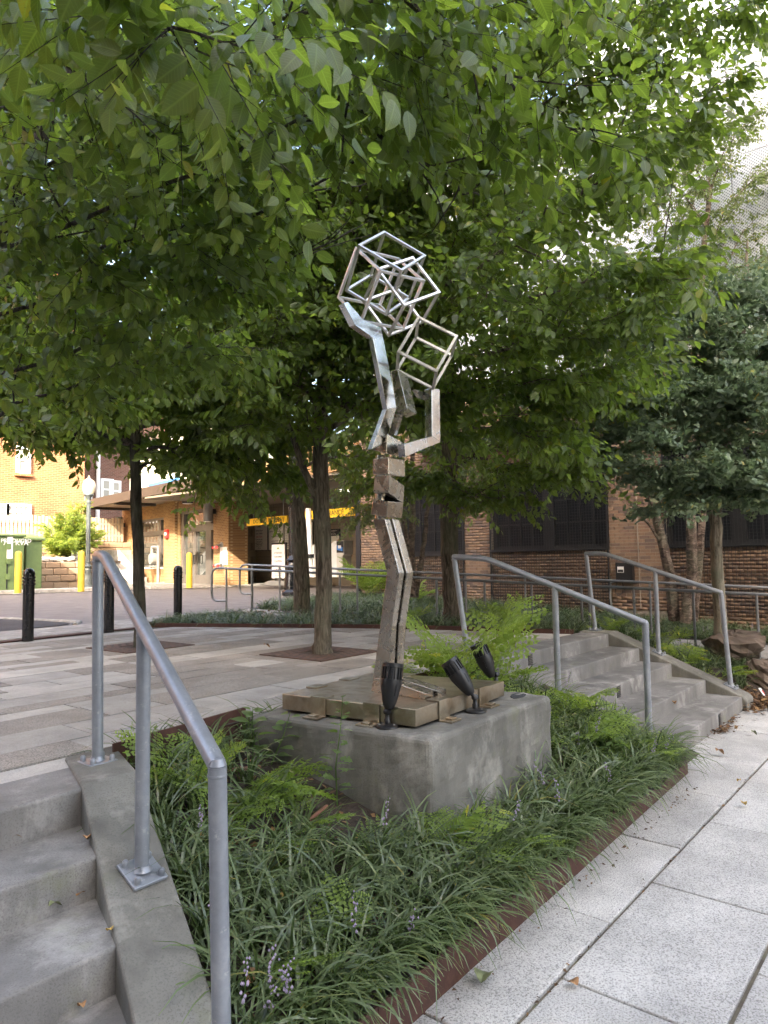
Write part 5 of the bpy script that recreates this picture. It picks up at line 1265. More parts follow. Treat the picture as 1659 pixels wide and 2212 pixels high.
    def single_leaves(s, pts, ln):
        """large leaves near the camera, each its own object"""
        mes = []
        for k in range(5):
            v, f = leaf_ovate(.56+.05*(k % 3), .06+.03*(k % 3), .05+.08*k, True); me = bpy.data.meshes.new('leaf'); me.from_pydata(v.tolist(), [], f.tolist())
            a = me.attributes.new('tint', 'FLOAT', 'POINT'); a.data.foreach_set('value', np.full(len(v), .2+.15*k, np.float32)); a = me.attributes.new('lu', 'FLOAT', 'POINT'); a.data.foreach_set('value', (v[:, 0]+.002).astype(np.float32)); a = me.attributes.new('lv', 'FLOAT', 'POINT'); a.data.foreach_set('value', np.abs(v[:, 1]).astype(np.float32)); me.materials.append(MAT['leaf_near']); mes.append(me)
        for p, d, u, l in pts:
            o = bpy.data.objects.new('leaf', mes[s.rng.integers(0, 5)]); COL.objects.link(o)
            M = frame(d, u)*l; o.matrix_basis = Matrix([list(M[i])+[float(p[i])] for i in range(3)]+[[0, 0, 0, 1]]); put(o, s.root)
def px(*pts): return [atd(x, y, d) for x, y, d in pts]
tot = []
# --- tree with rust-red grate, straight trunk nearest the sculpture
b = atz(697, 1412, 0)
T2 = Tree('hornbeam_tree', 'hornbeam with a straight ridged trunk in a rusty square grate beside the sculpture', 'tree', b, 'bark', 'leaf', 'horn', 21, 'hornbeams on the plaza')
tp = T2.trunk([b+np.array((0, 0, -.03)), b+np.array((0, 0, .12)), atd(700, 1250, 7.18), atd(694, 1090, 7.18), atd(692, 960, 7.2), atd(700, 760, 7.2), atd(712, 560, 7.2), atd(730, 330, 7.2), atd(745, 120, 7.2)], [.115, .088, .082, .085, .075, .062, .05, .035, .018])
T2.crown(tp, 17, 2.25, 5.4, (2.3, 2.7, 1.7), (28, 62), .034, 8, 1.15, .055, 1.0, .35)
T2.limb(px((692, 1095, 7.18), (655, 1010, 7.1), (628, 930, 7.1), (600, 800, 7.2)), .042, .02, 9)
for g in ([(715, 700, 7.2), (900, 470, 6.9), (1180, 230, 6.4), (1480, 60, 6.0), (1640, -10, 5.9)], [(712, 740, 7.2), (930, 600, 6.7), (1180, 470, 6.1), (1420, 330, 5.8), (1520, 230, 5.7)],
          [(705, 800, 7.2), (900, 700, 6.3), (1120, 640, 5.6), (1330, 600, 5.1), (1440, 560, 5.0)], [(705, 850, 7.2), (950, 780, 6.2), (1180, 740, 5.5), (1380, 690, 5.2)],
          [(700, 880, 7.2), (900, 850, 6.4), (1120, 830, 6.0), (1330, 800, 5.8)], [(715, 650, 7.2), (850, 350, 6.8), (1050, 100, 6.4), (1300, -60, 6.1)], [(715, 720, 7.2), (1000, 600, 6.0), (1250, 430, 5.3), (1390, 290, 5.1)], [(705, 860, 7.2), (880, 900, 6.6), (1060, 930, 6.3), (1220, 950, 6.2)]):
    T2.guide(px(*g), .024, 12, 1.0, 1.0, .046, .2)
for g in ([(705, 900, 7.2), (640, 820, 6.6), (560, 780, 6.2), (470, 760, 6.0)], [(705, 850, 7.2), (700, 760, 6.5), (720, 690, 6.2)], [(705, 820, 7.2), (620, 700, 6.6), (540, 620, 6.3), (450, 580, 6.2)], [(710, 760, 7.2), (690, 620, 6.4), (640, 520, 6.1), (560, 450, 6.0)], [(715, 700, 7.2), (760, 560, 6.5), (790, 430, 6.3)],
          [(720, 500, 7.2), (900, 200, 6.9), (1100, 20, 6.6), (1300, -80, 6.5)], [(715, 600, 7.2), (1000, 330, 6.5), (1250, 180, 6.1), (1400, 100, 5.9)], [(718, 560, 7.2), (960, 260, 6.7), (1180, 90, 6.4), (1390, 0, 6.2)],
          [(712, 700, 7.2), (690, 500, 6.5), (700, 330, 6.3), (720, 220, 6.2)], [(700, 930, 7.2), (760, 880, 6.7), (830, 860, 6.5), (900, 880, 6.4)], [(700, 950, 7.2), (620, 920, 6.8), (540, 910, 6.6)], [(705, 880, 7.2), (760, 780, 6.6), (800, 700, 6.5)], [(720, 650, 7.2), (850, 500, 6.6), (960, 380, 6.4)]):
    T2.guide(px(*g), .02, 11, 1.0, 1.0, .048, .12)
tot.append(T2.finish())
# --- first tree on the left
b = atz(307, 1398, 0)
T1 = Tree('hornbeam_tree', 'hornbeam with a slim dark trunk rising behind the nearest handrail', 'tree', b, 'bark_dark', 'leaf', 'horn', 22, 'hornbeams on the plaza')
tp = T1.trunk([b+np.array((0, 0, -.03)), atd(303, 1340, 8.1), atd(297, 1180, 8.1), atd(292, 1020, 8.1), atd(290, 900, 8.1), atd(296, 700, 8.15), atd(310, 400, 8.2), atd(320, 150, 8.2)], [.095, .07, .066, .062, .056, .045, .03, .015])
T1.crown(tp, 24, 2.2, 5.9, (2.4, 2.8, 1.7), (16, 62), .03, 8, 1.2, .056, 1.1, .3, azs=None)
for g in ([(292, 960, 8.1), (200, 900, 7.6), (110, 870, 7.2), (20, 860, 7.0)], [(292, 960, 8.1), (180, 880, 7.5), (80, 850, 7.0), (-20, 860, 6.8)], [(292, 980, 8.1), (380, 960, 7.8), (470, 970, 7.6), (540, 1000, 7.5)], [(294, 900, 8.1), (190, 800, 7.4), (80, 760, 6.9), (-30, 740, 6.6)],
          [(292, 1010, 8.1), (350, 990, 8.4), (430, 1000, 8.7), (520, 1010, 9.0)], [(296, 760, 8.1), (200, 620, 7.6), (100, 520, 7.2), (0, 440, 7.0)], [(296, 700, 8.1), (400, 560, 7.7), (480, 420, 7.4)], [(310, 500, 8.1), (220, 330, 7.6), (120, 200, 7.3)], [(310, 450, 8.1), (420, 300, 7.8), (500, 150, 7.6)]):
    T1.guide(px(*g), .024, 11, 1.1, 1.1, .055, .2)
for g in ([(294, 860, 8.1), (150, 760, 8.6), (20, 700, 9.0), (-60, 680, 9.2)], [(294, 840, 8.1), (180, 700, 8.3), (60, 620, 8.5), (-40, 580, 8.6)], [(294, 900, 8.1), (400, 820, 8.6), (500, 790, 9.0), (600, 790, 9.3)], [(294, 880, 8.1), (420, 880, 8.0), (540, 900, 8.0), (640, 930, 8.1)],
          [(294, 820, 8.1), (420, 720, 8.5), (560, 660, 8.9), (660, 640, 9.2)], [(294, 930, 8.1), (200, 880, 8.8), (90, 860, 9.4), (0, 850, 9.8)], [(296, 780, 8.1), (400, 640, 7.7), (520, 560, 7.5), (620, 520, 7.4)], [(294, 920, 8.1), (260, 860, 7.4), (200, 830, 6.9)], [(294, 920, 8.1), (350, 880, 7.4), (420, 860, 7.0)], [(292, 960, 8.1), (230, 950, 8.6), (150, 930, 9.0)]):
    T1.guide(px(*g), .022, 13, 1.2, 1.1, .047, .15)
tot.append(T1.finish())
# --- forked tree behind
b = atz(652, 1335, 0)
T3 = Tree('hornbeam_tree', 'forked hornbeam trunk just left of the straight one, standing in the liriope', 'tree', b, 'bark', 'leaf', 'horn', 23, 'hornbeams on the plaza')
D3 = (b-EYE)@_fw
tp = T3.trunk([b+np.array((0, 0, -.03)), b+np.array((0, 0, .15)), atd(651, 1220, D3), atd(645, 1130, D3), atd(640, 1075, D3), atd(648, 960, D3), atd(660, 760, D3), atd(680, 450, D3)], [.16, .14, .125, .12, .10, .085, .06, .02])
T3.limb(px((643, 1110, D3), (618, 1030, D3), (600, 980, D3), (560, 850, D3-.3), (520, 650, D3-.5)), .085, .03, 10)
T3.crown(tp, 16, 2.5, 6.5, (2.4, 2.8, 1.8), (22, 60), .04, 7, 1.2, .066, 1.1, .35)
tot.append(T3.finish())
# --- right tree
b = atz(977, 1346, 0); D4 = (b-EYE)@_fw
T4 = Tree('hornbeam_tree', 'hornbeam with a brown trunk right of the sculpture, low branches over the dark windows', 'tree', b, 'bark', 'leaf', 'horn', 24, 'hornbeams on the plaza')
tp = T4.trunk([b+np.array((0, 0, -.03)), b+np.array((0, 0, .15)), atd(972, 1240, D4), atd(970, 1100, D4), atd(968, 980, D4), atd(972, 850, D4), atd(965, 650, D4), atd(960, 300, D4)], [.17, .14, .13, .135, .13, .10, .07, .025])
T4.crown(tp, 17, 2.35, 6.8, (2.5, 3.0, 1.9), (14, 60), .045, 8, 1.3, .066, 1.1, .35)
for g in ([(985, 1010, D4), (1090, 940, D4-1.2), (1220, 890, D4-2), (1330, 850, D4-2.4)], [(985, 980, D4), (1080, 1000, D4-1), (1180, 1010, D4-1.6), (1260, 1010, D4-2.0)], [(985, 900, D4), (1120, 840, D4-1.5), (1260, 800, D4-2.2), (1380, 780, D4-2.6)],
          [(965, 650, D4), (1100, 400, D4-.8), (1250, 230, D4-1.2), (1380, 120, D4-1.5)], [(968, 700, D4), (1120, 520, D4-1), (1270, 400, D4-1.5), (1400, 330, D4-1.8)], [(972, 820, D4), (1130, 760, D4+.3), (1280, 720, D4+.4), (1420, 700, D4+.4)],
          [(980, 1040, D4), (1010, 1060, D4-.6), (1050, 1080, D4-1.2)], [(980, 860, D4), (1150, 700, D4-1), (1330, 600, D4-1.6), (1450, 560, D4-1.8)], [(975, 1050, D4), (930, 1040, D4-.5), (880, 1030, D4-.8)]):
    T4.guide(px(*g), .028, 10, 1.1, 1.05, .055, .2)
tot.append(T4.finish())
# --- tree in the gap behind, between the others (its trunk hides behind the first)
b = np.array((7.3, 12.6, 0)); 
# --- overhanging tree left of the camera: only its branches reach into the picture
b = np.array((.15, 5.0, 0))
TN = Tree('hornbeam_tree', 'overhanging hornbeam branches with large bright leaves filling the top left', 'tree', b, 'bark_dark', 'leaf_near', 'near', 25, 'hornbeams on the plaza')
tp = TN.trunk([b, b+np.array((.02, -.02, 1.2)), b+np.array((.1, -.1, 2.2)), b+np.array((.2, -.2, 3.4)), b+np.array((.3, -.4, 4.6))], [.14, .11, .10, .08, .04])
TN.limb(px((-140, 760, 4.3), (0, 520, 4.0), (75, 330, 3.95), (130, 185, 3.9), (190, 20, 3.9), (230, -120, 3.9)), .045, .026, 10)
TN.limb([b+np.array((.1, -.1, 2.0))]+px((-140, 760, 4.3)), .05, .045, 10)
TN.limb(px((20, 470, 4.0), (75, 165, 3.6), (140, 20, 3.4)), .018, .012, 8)
GN = [([(-160, 300, 3.8), (120, 200, 3.2), (420, 90, 2.8), (700, 20, 2.6), (900, -30, 2.5)], 1.0), ([(-60, 560, 4.1), (150, 490, 3.6), (450, 350, 3.3), (760, 200, 3.1), (960, 90, 3.0)], 1.0),
      ([(-160, 720, 4.4), (200, 630, 4.0), (520, 480, 3.7), (800, 330, 3.5), (930, 250, 3.4)], 1.0), ([(-160, 850, 4.7), (150, 760, 4.4), (430, 650, 4.2), (640, 560, 4.0), (760, 500, 3.9)], 1.0),
      ([(-100, 930, 5.0), (100, 850, 4.8), (300, 780, 4.6), (480, 740, 4.5)], .95), ([(500, -220, 2.8), (780, -70, 2.6), (1020, 100, 2.7), (1180, 250, 2.9), (1260, 330, 3.0)], 1.05),
      ([(700, -260, 3.0), (950, -60, 2.9), (1150, 10, 3.1), (1330, 40, 3.4)], 1.0), ([(-160, 80, 3.2), (80, 40, 2.5), (250, 40, 2.0), (380, 60, 1.75)], 1.0), ([(650, 80, 3.0), (800, 270, 3.2), (950, 390, 3.3), (1040, 420, 3.4)], 1.0),
      ([(-160, 480, 4.0), (60, 380, 3.7), (330, 230, 3.4), (600, 130, 3.2)], 1.0), ([(-160, 640, 4.3), (100, 560, 4.1), (360, 500, 3.9), (600, 430, 3.8)], 1.0)]
for k_, (g, sc) in enumerate(GN): TN.guide(px(*g), .014, 11 if k_ not in (5, 6, 8) else 6, .8 if k_ not in (5, 6, 8) else .6, sc, (.048 if k_ not in (0, 1, 5, 6, 8) else (.07 if k_ < 5 else .085)), .12, .3)
singles = []
rg = np.random.default_rng(5)
for g, sc in GN[:1]+GN[5:9]+GN[1:3]:
    Q = np.array(px(*g))
    for k in range(30):
        q, d = along(Q, rg.uniform(.25, 1.0)); h = unit(np.cross(d, (0, 0, 1)))*(1 if rg.random() < .5 else -1)
        v = unit(d*rg.uniform(.2, .8)+h*rg.uniform(.3, .9)+np.array((0, 0, rg.normal(-.35, .3))))
        singles.append((q+v*rg.uniform(.0, .12)+rg.normal(0, .05, 3), v, np.array((0, 0, 1.))+rg.normal(0, .35, 3), rg.uniform(.065, .09)))
for (x, y, d_, l) in ((300, 55, 1.75, .10), (720, 30, 1.95, .085), (820, 90, 2.1, .085), (760, 160, 2.2, .085), (880, 60, 2.2, .085), (1060, 240, 2.7, .09), (1010, 320, 2.75, .09), (1120, 330, 2.8, .10), (1180, 360, 2.8, .09), (690, 10, 2.0, .09)):
    v = unit(_r2*rg.uniform(.3, 1)-_u2*rg.uniform(-.1, .8)+_fw*rg.normal(0, .3)); singles.append((atd(x, y, d_)-v*l*.5, v, np.array((0, 0, 1.))+rg.normal(0, .3, 3)-_fw*.4, l))
def _clear(p):
    q = np.array(p)-EYE; w = q@_fw; u = CXP+F_PX*(q@_r2)/w; v = CYP-F_PX*(q@_u2)/w
    return not (600 < u < 1080 and v > 330) and w > 1.1
TN.single_leaves([s_ for s_ in singles if _clear(s_[0])][-300:], .1)
tot.append(TN.finish())
# --- ginkgo on the right
b = atx(1557, 1400, 10.0); D5 = (b-EYE)@_fw
T5 = Tree('ginkgo_tree', 'young ginkgo with blue-green fan leaves and a pale straight trunk at the right edge', 'tree', b, 'ginkgo_bark', 'leaf_gink', 'gink', 26)
tp = T5.trunk([b-np.array((0, 0, .3)), atd(1556, 1330, D5), atd(1548, 1200, D5), atd(1546, 1110, D5), atd(1560, 1000, D5), atd(1580, 900, D5), atd(1600, 760, D5), atd(1610, 640, D5), atd(1615, 520, D5)], [.085, .075, .07, .068, .06, .05, .04, .028, .012])
for g in ([(1550, 1110, D5), (1470, 1060, D5-.3), (1390, 1020, D5-.5), (1310, 1000, D5-.6)], [(1550, 1090, D5), (1600, 1060, D5-.4), (1660, 1040, D5-.7)], [(1560, 1000, D5), (1480, 960, D5-.5), (1400, 930, D5-.8), (1300, 925, D5-.9)], [(1560, 1020, D5), (1620, 1000, D5-.6), (1690, 980, D5-.8)],
          [(1575, 930, D5), (1500, 870, D5-.5), (1420, 850, D5-.9), (1340, 840, D5-1.0)], [(1580, 900, D5), (1630, 880, D5-.5), (1700, 850, D5-.7)], [(1590, 840, D5), (1520, 780, D5-.4), (1450, 740, D5-.7), (1390, 720, D5-.8)], [(1595, 800, D5), (1650, 760, D5-.5), (1710, 720, D5-.5)],
          [(1600, 740, D5), (1540, 690, D5-.4), (1480, 660, D5-.6)], [(1605, 700, D5), (1640, 660, D5-.3), (1700, 620, D5-.4)], [(1550, 1080, D5), (1510, 1070, D5+.5), (1450, 1060, D5+.7)], [(1570, 960, D5), (1540, 900, D5+.6), (1480, 860, D5+.8)], [(1585, 870, D5), (1560, 800, D5+.6), (1600, 740, D5+.6)],
          [(1550, 1060, D5), (1560, 1050, D5-.6), (1575, 1030, D5-1.1)], [(1580, 900, D5), (1570, 860, D5-.6), (1540, 830, D5-1.1)]):
    T5.guide(px(*g), .016, 12, .95, 1.0, .05, .05, .0)
tot.append(T5.finish(twig=False))
# --- river birches
def birch(label, stems, crowns, seed, n):
    b = np.array(stems[0][0][0]); T = Tree('river_birch', label, 'tree', b, 'birch', 'leaf_birch', 'birch', seed)
    for P, r in stems: T.trunk(P, np.linspace(r, r*.4, len(P)), 10)
    for g in crowns: T.guide(g, .012, 11, 1.0, 1.0, .052, .05, .5)
    return T.finish()
D6 = 12.2
tot.append(birch('multi-stemmed river birch with flaking bark, in front of the right brick pier', [(px((1457, 1340, D6), (1445, 1230, D6), (1420, 1130, D6), (1395, 1040, D6), (1370, 950, D6+.1), (1340, 800, D6+.2)), .10), (px((1480, 1345, D6-.2), (1495, 1250, D6-.2), (1492, 1100, D6-.2), (1490, 950, D6-.1), (1500, 800, D6), (1515, 600, D6), (1535, 400, D6)), .10), (px((1497, 1340, D6-.1), (1508, 1230, D6-.1), (1520, 1100, D6), (1530, 900, D6), (1560, 700, D6)), .085), (px((1440, 1190, D6), (1400, 1130, D6-.1), (1340, 1060, D6-.2), (1290, 1010, D6-.2)), .025)],
    [px(*g) for g in ([(1515, 640, D6), (1450, 480, D6-.3), (1400, 400, D6-.6), (1340, 390, D6-.7)], [(1525, 560, D6), (1570, 440, D6), (1640, 380, D6), (1700, 360, D6)], [(1535, 450, D6), (1500, 350, D6), (1440, 300, D6), (1380, 290, D6)], [(1535, 420, D6), (1560, 330, D6), (1600, 280, D6)], [(1500, 750, D6), (1440, 640, D6-.2), (1370, 560, D6-.3), (1310, 520, D6-.3)], [(1550, 720, D6), (1610, 600, D6), (1660, 560, D6)],
      [(1500, 800, D6), (1420, 700, D6+.3), (1330, 650, D6+.4)], [(1530, 500, D6), (1480, 420, D6+.5), (1420, 380, D6+.6)], [(1540, 640, D6), (1600, 500, D6+.5), (1660, 470, D6+.5)], [(1340, 800, D6), (1280, 700, D6), (1250, 560, D6)], [(1300, 1020, D6-.2), (1250, 1000, D6-.2), (1200, 990, D6-.2)])], 31, 0))
D7 = 14.0
tot.append(birch('slim multi-stemmed birch behind the sculpture in front of the first dark window', [(px((893, 1290, D7), (888, 1200, D7), (892, 1100, D7), (890, 1000, D7), (895, 880, D7)), .085), (px((893, 1290, D7-.1), (880, 1180, D7-.1), (868, 1080, D7-.1), (850, 980, D7)), .06), (px((898, 1290, D7), (915, 1180, D7), (925, 1080, D7), (935, 980, D7)), .06)],
    [px(*g) for g in ([(868, 1080, D7), (830, 1050, D7-.4), (790, 1040, D7-.6), (750, 1050, D7-.6)], [(860, 1020, D7), (820, 1000, D7-.4), (780, 980, D7-.6)], [(870, 1100, D7), (840, 1090, D7-.5), (800, 1100, D7-.8), (770, 1120, D7-.8)], [(930, 1020, D7), (960, 1000, D7-.3), (1010, 1020, D7-.3)], [(890, 950, D7), (860, 900, D7-.3), (800, 880, D7-.3)])], 32, 0))
# --- shrub on the stone terrace
c = aty(*z6(590, 1440), 31.0)
TS = Tree('flowering_shrub', 'bright yellow-green sunlit shrub on the terrace behind the stone wall', 'shrub', c, 'bark_dark', 'leaf_shrub', 'shrub', 41)
for k in range(46):
    az = TS.rng.uniform(0, 6.28); e = TS.rng.uniform(.35, 1.45); d = np.array((math.cos(az)*math.cos(e), math.sin(az)*math.cos(e), math.sin(e)))
    P = polyline(c+np.array((0, 0, -.2)), d, TS.rng.uniform(.8, 2.6)*(.6+.4*math.sin(e)), 6, TS.rng, .2, .2); TS.limb(P, .03, .006, 5); TS.sprays(P, .2, 1, .03, d, 1.3)
tot.append(TS.finish(twig=False))
# background trees beyond, closing the gaps low between the trunks
print('leaf sprays / faces', tot, sum(a[1] for a in tot))
# ------------------------------------------------------------------ tree grates
def grate(label, cpx, cpy, half, hole, yaw=0.0):
    c = atz(cpx, cpy, 0); t_ = thing('tree_grate', label, 'tree grate', c, 'rusty tree grates')
    ca, sa = math.cos(yaw), math.sin(yaw); ux = np.array((ca, sa, 0)); uy = np.array((-sa, ca, 0))
    for q in range(4):       # four bars of the square ring, each half slotted
        d = (ux, uy, -ux, -uy)[q]; e = (uy, -ux, -uy, ux)[q]; m = (half+hole)/2; w = (half-hole)/2
        cc = c+d*m+e*(-(half-m)/1*.0)
        MB().obox(c+d*m+e*(w*(1 if True else 0)), (d, e, Zv), (w, half-w-.002, .009)).build('frame', MAT['rust'], t_)
        n = 13
        for k in range(n):
            for j in range(3):
                s = -half+2*w+(k+.5)*(2*half-2*w)/n; p = c+d*(hole+(j+.5)*(half-hole)/3)+e*(s)+Zv*.0095
                if k % 2 == j % 2: MB().obox(p, (d, e, Zv), (w*.13, .012, .0012)).build('slot', MAT['joint'], t_)
    MB().obox(c-Zv*.002, (ux, uy, Zv), (hole+.01, hole+.01, .008)).build('tree_pit', MAT['soil'], t_)
grate('rusty square tree grate around the straight trunk beside the sculpture', 692, 1411, .44, .18, R(1))
grate('rusty square tree grate behind the nearest handrail', 304, 1397, .43, .17, R(1))

# ------------------------------------------------------------------ liriope: arching blades
def blades(name, clumps, per, ln, mat, label, cat, wid=.0085, seed=3, par=None, bias=None, spread=.035):
    rg = np.random.default_rng(seed); C = np.array(clumps); n = len(C)*per
    base = np.repeat(C, per, 0)+np.concatenate([rg.normal(0, spread, (n, 2)), np.zeros((n, 1))], 1)
    az = rg.uniform(0, 2*math.pi, n) if bias is None else rg.normal(bias, .85, n); L = ln*rg.uniform(.55, 1.2, n); e0 = rg.uniform(.8, 1.5, n); bend_ = rg.uniform(1.1, 2.5, n)
    H = np.stack([np.cos(az), np.sin(az), np.zeros(n)], 1); S = np.stack([-np.sin(az), np.cos(az), np.zeros(n)], 1)
    m = 6; P = base.copy(); V = []; roll = rg.normal(0, .5, n)
    for k in range(m):
        f = k/(m-1); w = wid*rg.uniform(.7, 1.2, n)*(1-.85*f**2.2)*(.7 if k == 0 else 1)
        ang = e0-bend_*f
        up = H*(-np.sin(ang))[:, None]+np.array((0, 0, 1))*np.cos(ang)[:, None]
        sd = S*np.cos(roll*f)[:, None]+up*np.sin(roll*f)[:, None]
        V += [P-sd*w[:, None]/2, P+sd*w[:, None]/2]
        P = P+(H*np.cos(ang)[:, None]+np.array((0, 0, 1))*np.sin(ang)[:, None])*(L/(m-1))[:, None]
    V = np.stack(V, 1); q = np.array([(2*k, 2*k+1, 2*k+3, 2*k+2) for k in range(m-1)])
    Fq = (np.arange(n)[:, None, None]*2*m+q).reshape(-1, 4)
    tint = np.clip(np.repeat(rg.random(len(C)), per)*.5+rg.random(n)*.45, 0, .95); dead = rg.random(n) < .06; tint[dead] = .999
    o = npmesh(name, V.reshape(-1, 3), Fq, mat, par, 'stuff', np.repeat(tint, 2*m), True)
    if label: o['label'] = label
    return o
rg = np.random.default_rng(17)
def inpoly(x, y, poly):
    r = False; n = len(poly)
    for i in range(n):
        a, b = poly[i], poly[i-1]
        if (a[1] > y) != (b[1] > y) and x < (b[0]-a[0])*(y-a[1])/(b[1]-a[1])+a[0]: r = not r
    return r
blockpoly = [(cn['L'][0]-.02, cn['L'][1]), (cn['N'][0]-.02, cn['N'][1]-.02), (cn['R'][0]+.02, cn['R'][1]-.02), (cn['B'][0]+.02, cn['B'][1])]
front = []; tries = 0
nearblock = [(cn['L'][0]-.28, cn['L'][1]), (cn['N'][0]-.24, cn['N'][1]-.22), (cn['R'][0]+.15, cn['R'][1]-.22), (cn['B'][0]+.15, cn['B'][1])]
def dmin(L, x, y, d): return all((x-a[0])**2+(y-a[1])**2 > d*d for a in L)
while len(front) < 215 and tries < 30000:
    tries += 1; x = rg.uniform(1.2, 5.45); y = rg.uniform(1.70, 3.38)
    if inpoly(x, y, blockpoly) or x < 1.76+SK*(y-3.0)+.06: continue
    if 1.95 < x < 2.95 and y > 2.12: dens = .03 if y < 3.05 else .35          # bare mulch beside the pedestal
    elif x < 1.97 and y > 2.0: dens = .28
    elif x > 4.35: dens = .9 if y < 2.5 else .3
    else: dens = 1.0
    if inpoly(x, y, nearblock): dens *= .12
    if rg.random() > dens or not dmin(front, x, y, .095 if x < 4.3 else .11): continue
    front.append((x, y, soil_front(x, y)))
blades('liriope', front, 32, .37, MAT['lir'], 'clumps of dark green liriope grass in the bed around the pedestal', 'grass', .0120, 3, spread=.016)
edge_c = [(x, 1.672+.028*(x-1)+rg.uniform(0, .08), -.6) for x in np.arange(1.3, 5.6, .085)]
blades('liriope', edge_c, 30, .38, MAT['lir'], 'row of liriope grass arching over the rusty edging onto the sidewalk', 'grass', .0120, 4, bias=-math.pi/2, spread=.02)
back = []
for _ in range(2600):
    x = rg.uniform(5.8, 13.9); y = rg.uniform(2.0, 12.6)
    if y <= 3.75 and x < 8.75: continue
    if y > 3.75 and x < xb(min(y, 9.5))+.12: continue
    if y > 9.7+max(0, (x-7.0))*.62: continue
    s = (RA0[1]-y)/(RA0[1]-RA1[1]); xa_ = RA0[0]+(RA1[0]-RA0[0])*s; xbb = RB0[0]+(RB1[0]-RB0[0])*((RB0[1]-y)/(RB0[1]-RB1[1]))
    if xa_-.08 < x < xbb+.08: continue
    if y < 2.5 and x < 9.4: 
        if rg.random() < .5: continue
    back.append((x, y, soil_right(x, y)))
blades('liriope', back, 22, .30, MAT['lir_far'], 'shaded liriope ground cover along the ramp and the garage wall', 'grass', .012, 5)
# thin grass where the plaza meets the drive
gr = [(rg.uniform(5.9, 7.6), rg.uniform(9.4, 10.3), 0) for _ in range(120)]
gr = [p for p in gr if p[1] < 9.75+(p[0]-5.9)*.34 and p[0] > xb(min(p[1], 9.5))-.05]
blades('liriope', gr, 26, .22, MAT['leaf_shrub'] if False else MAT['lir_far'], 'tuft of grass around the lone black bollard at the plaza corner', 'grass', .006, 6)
# flower spikes
fs = MB(); fl = MB()
for (x, y, z) in [front[i] for i in rg.choice(len(front), 12)]+[edge_c[i] for i in rg.choice(len(edge_c), 8)]+[back[i] for i in rg.choice(len(back), 36)]:
    h = rg.uniform(.2, .36); lx, ly = rg.normal(0, .07, 2); p0 = np.array((x, y, z)); p1 = p0+np.array((lx, ly, h))
    fs.tube([p0, p0*.5+p1*.5+np.array((lx*.1, ly*.1, .01)), p1], .0022, 4)
    for k in range(16):
        c_ = p0+(p1-p0)*(.62+.38*k/16)+rg.normal(0, .006, 3); r_ = .0055*(1.25-.5*k/16)
        fl.add(c_+r_*np.array([(1, 0, 0), (-1, 0, 0), (0, 1, 0), (0, -1, 0), (0, 0, 1.2), (0, 0, -1.2)]), [(0, 2, 4), (2, 1, 4), (1, 3, 4), (3, 0, 4), (2, 0, 5), (1, 2, 5), (3, 1, 5), (0, 3, 5)])
o = fl.build('flower_spikes', MAT['flower'], None, kind='stuff'); o['label'] = 'pale purple liriope flower spikes among the grass blades'
o2 = fs.build('flower_stems', MAT['weed'], o, kind='stuff')

# ------------------------------------------------------------------ ferns
def leaflet_set(rg, n, length, wid, tipw=.35):
    """pinna along +x made of paired leaflets"""
    V = []; Fc = []; k0 = 0
    for k in range(n):
        for s in (-1, 1):
            x = length*(k+.5)/n; l = wid*(1-(1-tipw)*k/n)*rg.uniform(.65, 1.2); w = length/n*.5
            a = R(62+rg.normal(0, 11)); dx, dy = math.cos(a), s*math.sin(a); nx, ny = -dy, dx; zz = rg.normal(-.2, .25)*l
            V += [(x, 0, 0), (x+dx*l*.5+nx*w, dy*l*.5+ny*w, zz*.4+.004), (x+dx*l, dy*l, zz), (x+dx*l*.5-nx*w, dy*l*.5-ny*w, zz*.4+.004)]
            Fc += [(k0, k0+1, k0+2), (k0, k0+2, k0+3)] if s > 0 else [(k0, k0+2, k0+1), (k0, k0+3, k0+2)]; k0 += 4
    V += [(length*.96, -wid*.16, 0), (length*1.1, 0, -.003), (length*.96, wid*.16, 0)]; Fc.append((k0, k0+1, k0+2))
    return np.array(V), np.array(Fc)
def frond_mesh(rg, L=.6, pairs=8, arch=.9, style='bi'):
    V = []; Fc = []; n = 0; T = []
    def cen(f): a = arch*f; return np.array((L*f*math.cos(a*.5), 0, L*f*math.sin(.35-a*.55)*1.0)), unit(np.array((math.cos(.35-a*1.1), 0, math.sin(.35-a*1.1))))
    pts = [cen(f)[0] for f in np.linspace(0, 1, 7)]
    tb = MB().tube(pts, np.linspace(.0035, .001, 7), 4, False); tv = np.vstack(tb.v); tf = np.array([(a, b, c) for a, b, c, d in tb.f]+[(a, c, d) for a, b, c, d in tb.f])
    V.append(tv); Fc.append(tf); T.append(np.full(len(tv), .3)); n = len(tv)
    for k in range(pairs):
        f = .22+.76*k/pairs; c, t_ = cen(f)
        for s in (-1, 1):
            pl = L*.34*math.sin(math.pi*(.18+.74*k/pairs))*rg.uniform(.9, 1.1)
            v, fc = leaflet_set(rg, 7 if style == 'bi' else 1, pl, pl*.20 if style == 'bi' else pl*.1)
            if style == 'uni':
                w = L/pairs*.34; v = np.array([(0, 0, 0), (pl*.45, w, .004), (pl, 0, -.01), (pl*.45, -w, .004)]); fc = np.array([(0, 2, 1), (0, 3, 2)]) if s > 0 else np.array([(0, 2, 1), (0, 3, 2)])
            d = unit(t_*.55+np.array((0, s*.9, -.12+rg.normal(0, .08)))); M = frame(d, np.array((0, 0, 1.))+t_*.0+rg.normal(0, .15, 3))
            V.append(v@M.T+c+np.array((0, s*.002, 0))); Fc.append(fc+n); n += len(v); T.append(np.full(len(v), rg.uniform(.2, .85)))
    return np.vstack(V), np.vstack(Fc), np.concatenate(T)
rf = np.random.default_rng(9)
